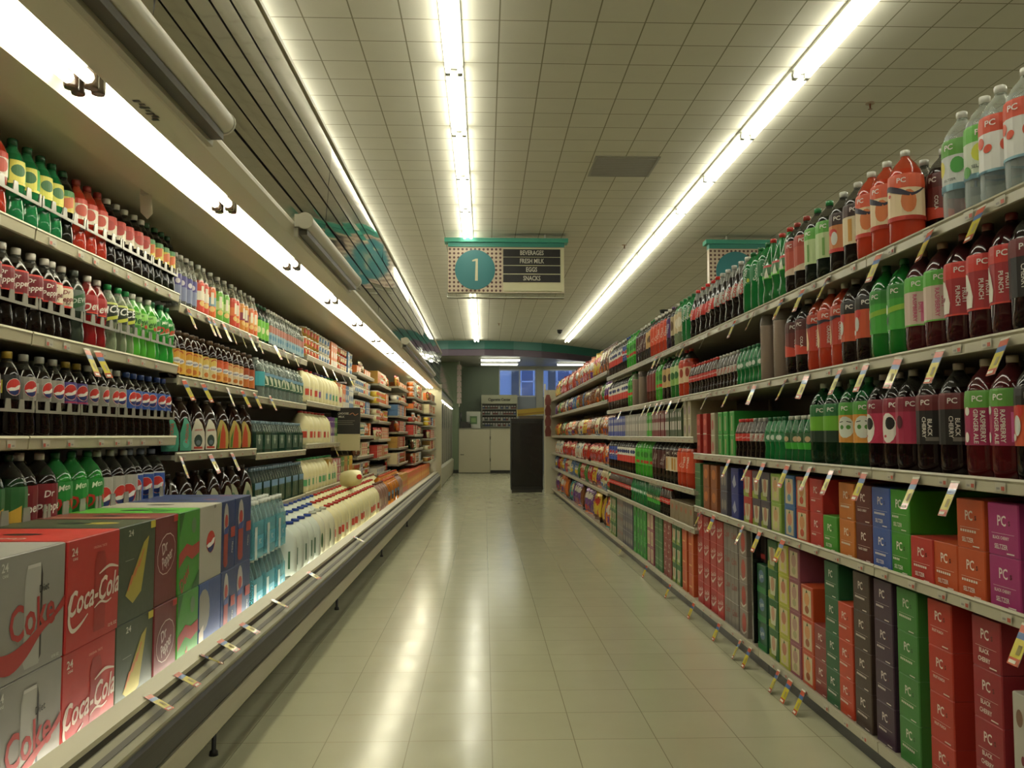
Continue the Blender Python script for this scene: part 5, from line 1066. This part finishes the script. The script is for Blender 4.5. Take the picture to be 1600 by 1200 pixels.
# bays five to seven
far4 = [('sunk', 1080, 1062, 2), ('pbag', 1061, 1046, 2), ('vioc', 1045, 1030, 2), ('orcr', 1029, 1014, 2), ('sevn', 1013, 998, 2), ('cokc', 997, 984, 2), ('dckc', 983, 970, 2), ('sunk', 969, 950, 3)]
stacks(BG_, Z5, [(k, a, b, n, 3) for k, a, b, n in [('sunk', 1082, 1062, 2), ('gine', 1060, 1047, 2), ('kbrk', 1046, 1034, 2), ('sevn', 1033, 1020, 2), ('fpk', 1019, 1008, 2), ('mgr3', 1007, 988, 4), ('vioc', 987, 973, 4), ('dckc', 972, 962, 3), ('gine', 961, 951, 3)] if k in PR], group='drink cartons on the far base shelf')
right(FG, .7765, [('foran', 1078, 1058), ('rbeer', 1057, 1040), ('mroon', 1039, 1022), ('dpx', 1021, 1008)] if 'dpx' in PR else [('foran', 1078, 1058), ('rbeer', 1057, 1040), ('mroon', 1039, 1018), ('mdew', 1017, 992), ('wild', 991, 965), ('pblu', 964, 952)], 'two litre bottles on the far fourth shelf')
LG = 'the fifth gondola shelf'
stacks(LG, .5365, [('pbag', 1080, 1046, 5, 1)], group='drink cartons on the fifth gondola shelf')
right(LG, .5365, [('hcok', 1045, 1030), ('hgin', 1029, 1010), ('hgrn', 1009, 985), ('hcok', 984, 952)], 'small bottles on the fifth gondola shelf', GX - .02)
# snack bags
SN = ['the top snack shelf', 'the second snack shelf', 'the third snack shelf', 'the fourth snack shelf', 'the fifth snack shelf', 'the base snack shelf']
SP = [['sb_red','sb_orange','sb_gold','sb_yellow','sb_brown','sb_red'], ['sb_white','sb_brown','sb_gold','sb_blue','sb_green','sb_purple','sb_brown'], ['sb_gold','sb_orange','sb_green','sb_yellow','sb_cream','sb_brown'], ['sb_red','sb_white','sb_orange','sb_brown','sb_green','sb_red'], ['sb_yellow','sb_blue','sb_purple','sb_red','sb_cream','sb_green'], ['sb_yellow','sb_teal','sb_orange','sb_brown','sb_gold','sb_purple']]
SP = [[k.replace('sb_', 'sc_') for k in q] if 0 < i < 5 else q for i, q in enumerate(SP)]
for i, (z, sp_) in enumerate(((1.81, .4), (1.50, .3), (1.12, .36), (.80, .3), (.52, .27), (.114, .38))):
    fill(SN[i], z - .0135, 1.335, 9.0, 16.45, SP[i], 'snack bags on ' + SN[i], 'R', .3)
# ================================================================= far end
r = empty('display_cabinet', 'tall black cabinet seen from the back at the end of the gondola', 'cabinet', (.84, 17.1, 0))
obj('cabinet_body', MB().box((-.315, -.30, .05), (.315, .30, 1.42), '#141311:m').box((-.30, -.302, .12), (.30, -.3005, 1.36), '#0e0d0c:g'), r)
obj('cabinet_top', MB().box((-.325, -.31, 1.42), (.325, .31, 1.45), '#1c1a18:m'), r); obj('cabinet_base', MB().box((-.30, -.31, 0), (.30, .29, .05), '#2a2824:m'), r)
r = empty('candy_tray', 'yellow slanted candy tray standing on the black cabinet', 'tray', (.93, 17.05, 1.45), 0)
m = MB(); m.box((-.24, -.1, 0), (.24, .1, .06), '#5c5240:p'); obj('tray_base', m, r)
t_ = obj('tray_box', MB().box((-.27, -.1, 0), (.27, .1, .13), '#a88c1c:p').box((-.26, -.105, .02), (.26, -.1, .05), '#8c6c14:p'), r, (0, 0, .075)); t_.rotation_euler = (0, -.09, 0)
r = empty('service_counter', 'cream service counter with half height door in front of the cigarette rack', 'counter', (0, 25.3, 0))
CW = '#b4ae94:m'
d = obj('counter_door', MB().box((-.755, -.03, .02), (.165, .0, 1.30), CW), r); obj('handle', MB().tube([(-.70, -.035, .55), (-.70, -.07, .55), (-.60, -.07, .55)], .012, '#a8a490:f', 8), d)
for z in (.35, 1.0): obj('hinge', MB().box((.16, -.036, z), (.185, -.03, z + .09), '#4a463c:m'), d)
obj('front_panel', MB().box((.18, -.02, .09), (1.6, .02, 1.31), CW), r); obj('toe_kick', MB().box((.18, 0, 0), (1.6, .03, .09), '#26251f:m'), r)
obj('worktop', MB().box((-.76, -.05, 1.305), (1.65, .45, 1.335), '#8c8a78:m'), r)
r = empty('cigarette_rack', 'grey cigarette rack with lettered header behind the service counter', 'display rack', (.46, 26.5, 0))
obj('rack_body', MB().box((-.56, 0, 0), (.56, .3, 2.38), '#8c8c78:m').box((-.53, -.002, 1.38), (.53, 0, 2.08), '#34342c:m'), r)
m = MB().box((-.56, -.16, 2.10), (.56, 0, 2.36), '#a8a88c:p'); 
for dx in (-.002, .002): put_art(m, [('t', 'Cigarette Center', dx, 2.22, .085, '#3c3c30', 0, .82)], lambda u, v, o: (u, -.161 - o, v))
obj('header_sign', m, r); sideb = MB().box((-.56, -.14, 0), (-.53, 0, 2.1), '#8c8c78:m').box((.53, -.14, 0), (.56, 0, 2.1), '#8c8c78:m'); obj('side_panel', sideb, r)
zs = (1.38, 1.56, 1.74, 1.92)
for z in zs: obj('shelf', MB().box((-.53, -.13, z), (.53, 0, z + .02), '#8c8c80:m'), r)
rc = random.Random(5); k = 0
packs = {c: MB().box((-.03, -.02, 0), (.03, .02, .095), c + ':p').box((-.03, -.021, .06), (.03, -.02, .095), '#b8b4a8:p').mesh('cigarette_pack') for c in ('#8c8a80', '#6c3a30', '#3c4a6c', '#a8a498', '#4c5c4c')}
for ri, z in enumerate(zs):
    for i in range(13):
        c = rc.choice(list(packs)); o = tag(obj('cigarette_pack', packs[c]), f"small cigarette pack, {ordi(i+1)} from the wall side on the rack's {('lowest','second','third','top')[ri]} shelf", 'cigarette pack', 'cigarette packs'); o.location = (.46 - .49 + i*.081, 26.5 - .06, z + .0205)
r = empty('cash_register', 'black cash register on the service counter', 'cash register', (-.55, 25.55, 1.336))
obj('register_body', MB().prism([(-.18, 0), (.16, 0), (.14, .14), (-.18, .2)], -.15, .15, '#1c1b18:g'), r); obj('screen', MB().box((-.17, -.10, .22), (-.13, .14, .46), '#141412:g').box((-.16, -.02, .16), (-.14, .02, .24), '#141412:g'), r); obj('keypad', MB().box((-.05, -.12, .165), (.12, .12, .18), '#3a3a36:g'), r)
r = empty('photo_frame', 'white framed board with green picture standing on the counter', 'picture frame', (-.34, 25.7, 1.336))
obj('frame', MB().box((-.20, -.015, 0), (.22, .015, .50), '#b4b6a8:m'), r); obj('picture', MB().box((-.10, -.018, .12), (.12, -.0155, .36), '#5c7c4c:p').box((-.06, -.019, .18), (.08, -.0181, .30), '#7c9c5c:p'), r)
r = empty('clip_strip', 'strip of pink packets hanging from ceiling beside green wall', 'hanging strip', (-.74, 24.95, 0))
obj('strip', MB().box((-.012, 0, 1.95), (.012, .003, 3.30), '#b8b4a4:m'), r)
for i in range(7): obj('packet', MB().prism([(-.07, 0), (.07, 0), (.06, .14), (-.06, .15)], -.02, 0, '#a8968c:p'), r, (0, 0, 2.05 + i*.165))
for i, (z, x) in enumerate(((1.62, 1.15), (1.42, 1.20), (1.18, 1.17))):
    place('sb_red', x - .02, 16.44 + .2, z - .1, 0, f"red snack bag hanging on the gondola end, {('upper','middle','lower')[i]} of three", 'bags on the gondola end') if False else None
r = empty('hanging_pouches', 'brown red pouches hanging beside the black cabinet', 'pouch strip', (1.22, 16.35, 0))
for i in range(4): obj('pouch', MB().prism([(-.05, 0), (.05, 0), (.06, .1), (.03, .2), (-.03, .2), (-.06, .1)], -.03, .0, ('#6c2c24:p', '#7c3c34:p')[i % 2]), r, (0, 0, 1.10 + i*.2))
obj('cord', MB().box((-.004, -.015, 1.1), (.004, -.01, 2.05), '#8c8878:m'), r)
# second cooler beyond the first
r = empty('dark_cooler', 'second cooler with dark doors past the end of open case', 'refrigerated case', (0, 17.05, 0))
obj('cooler_base', MB().prism([(-1.85,.02),(-.92,.02),(-.90,.2),(-.90,.42),(-.96,.46),(-1.85,.46)], 0, 8.1, '#9c9882:m'), r)
for i in range(8):
    m = MB().box((-.985, i*1.01, .46), (-.96, i*1.01 + .99, 1.90), '#0f1010:g'); dd = obj('cooler_door', m, r)
    f_ = MB()
    for a in ((0, .04, .46, 1.9), (.95, .99, .46, 1.9)): f_.box((-.965, i*1.01 + a[0], a[2]), (-.945, i*1.01 + a[1], a[3]), '#8c8a7c:m')
    obj('door_frame', f_, dd)
obj('cooler_top', MB().prism([(-1.85,1.9),(-.95,1.9),(-.93,2.0),(-.95,2.12),(-1.85,2.12)], 0, 8.1, '#8c8874:m'), r); obj('cooler_back', MB().box((-1.85, 0, .02), (-1.8, 8.1, 2.1), '#3a3832:m'), r)
for i in range(6): obj('lamp_tube', MB().tube([(-.94, .1 + i*1.3, 1.885), (-.94, 1.3 + i*1.3, 1.885)], .014, 'case_tube_light', 8), r)
m = MB()
for s in range(4): m.add([(-.90, s*2, 2.12), (-.90, s*2+1.98, 2.12), (-.97, s*2+1.98, 2.72), (-.97, s*2, 2.72)], [(0, 1, 2, 3)], 'mirror')
obj('mirror_panel', m, r)
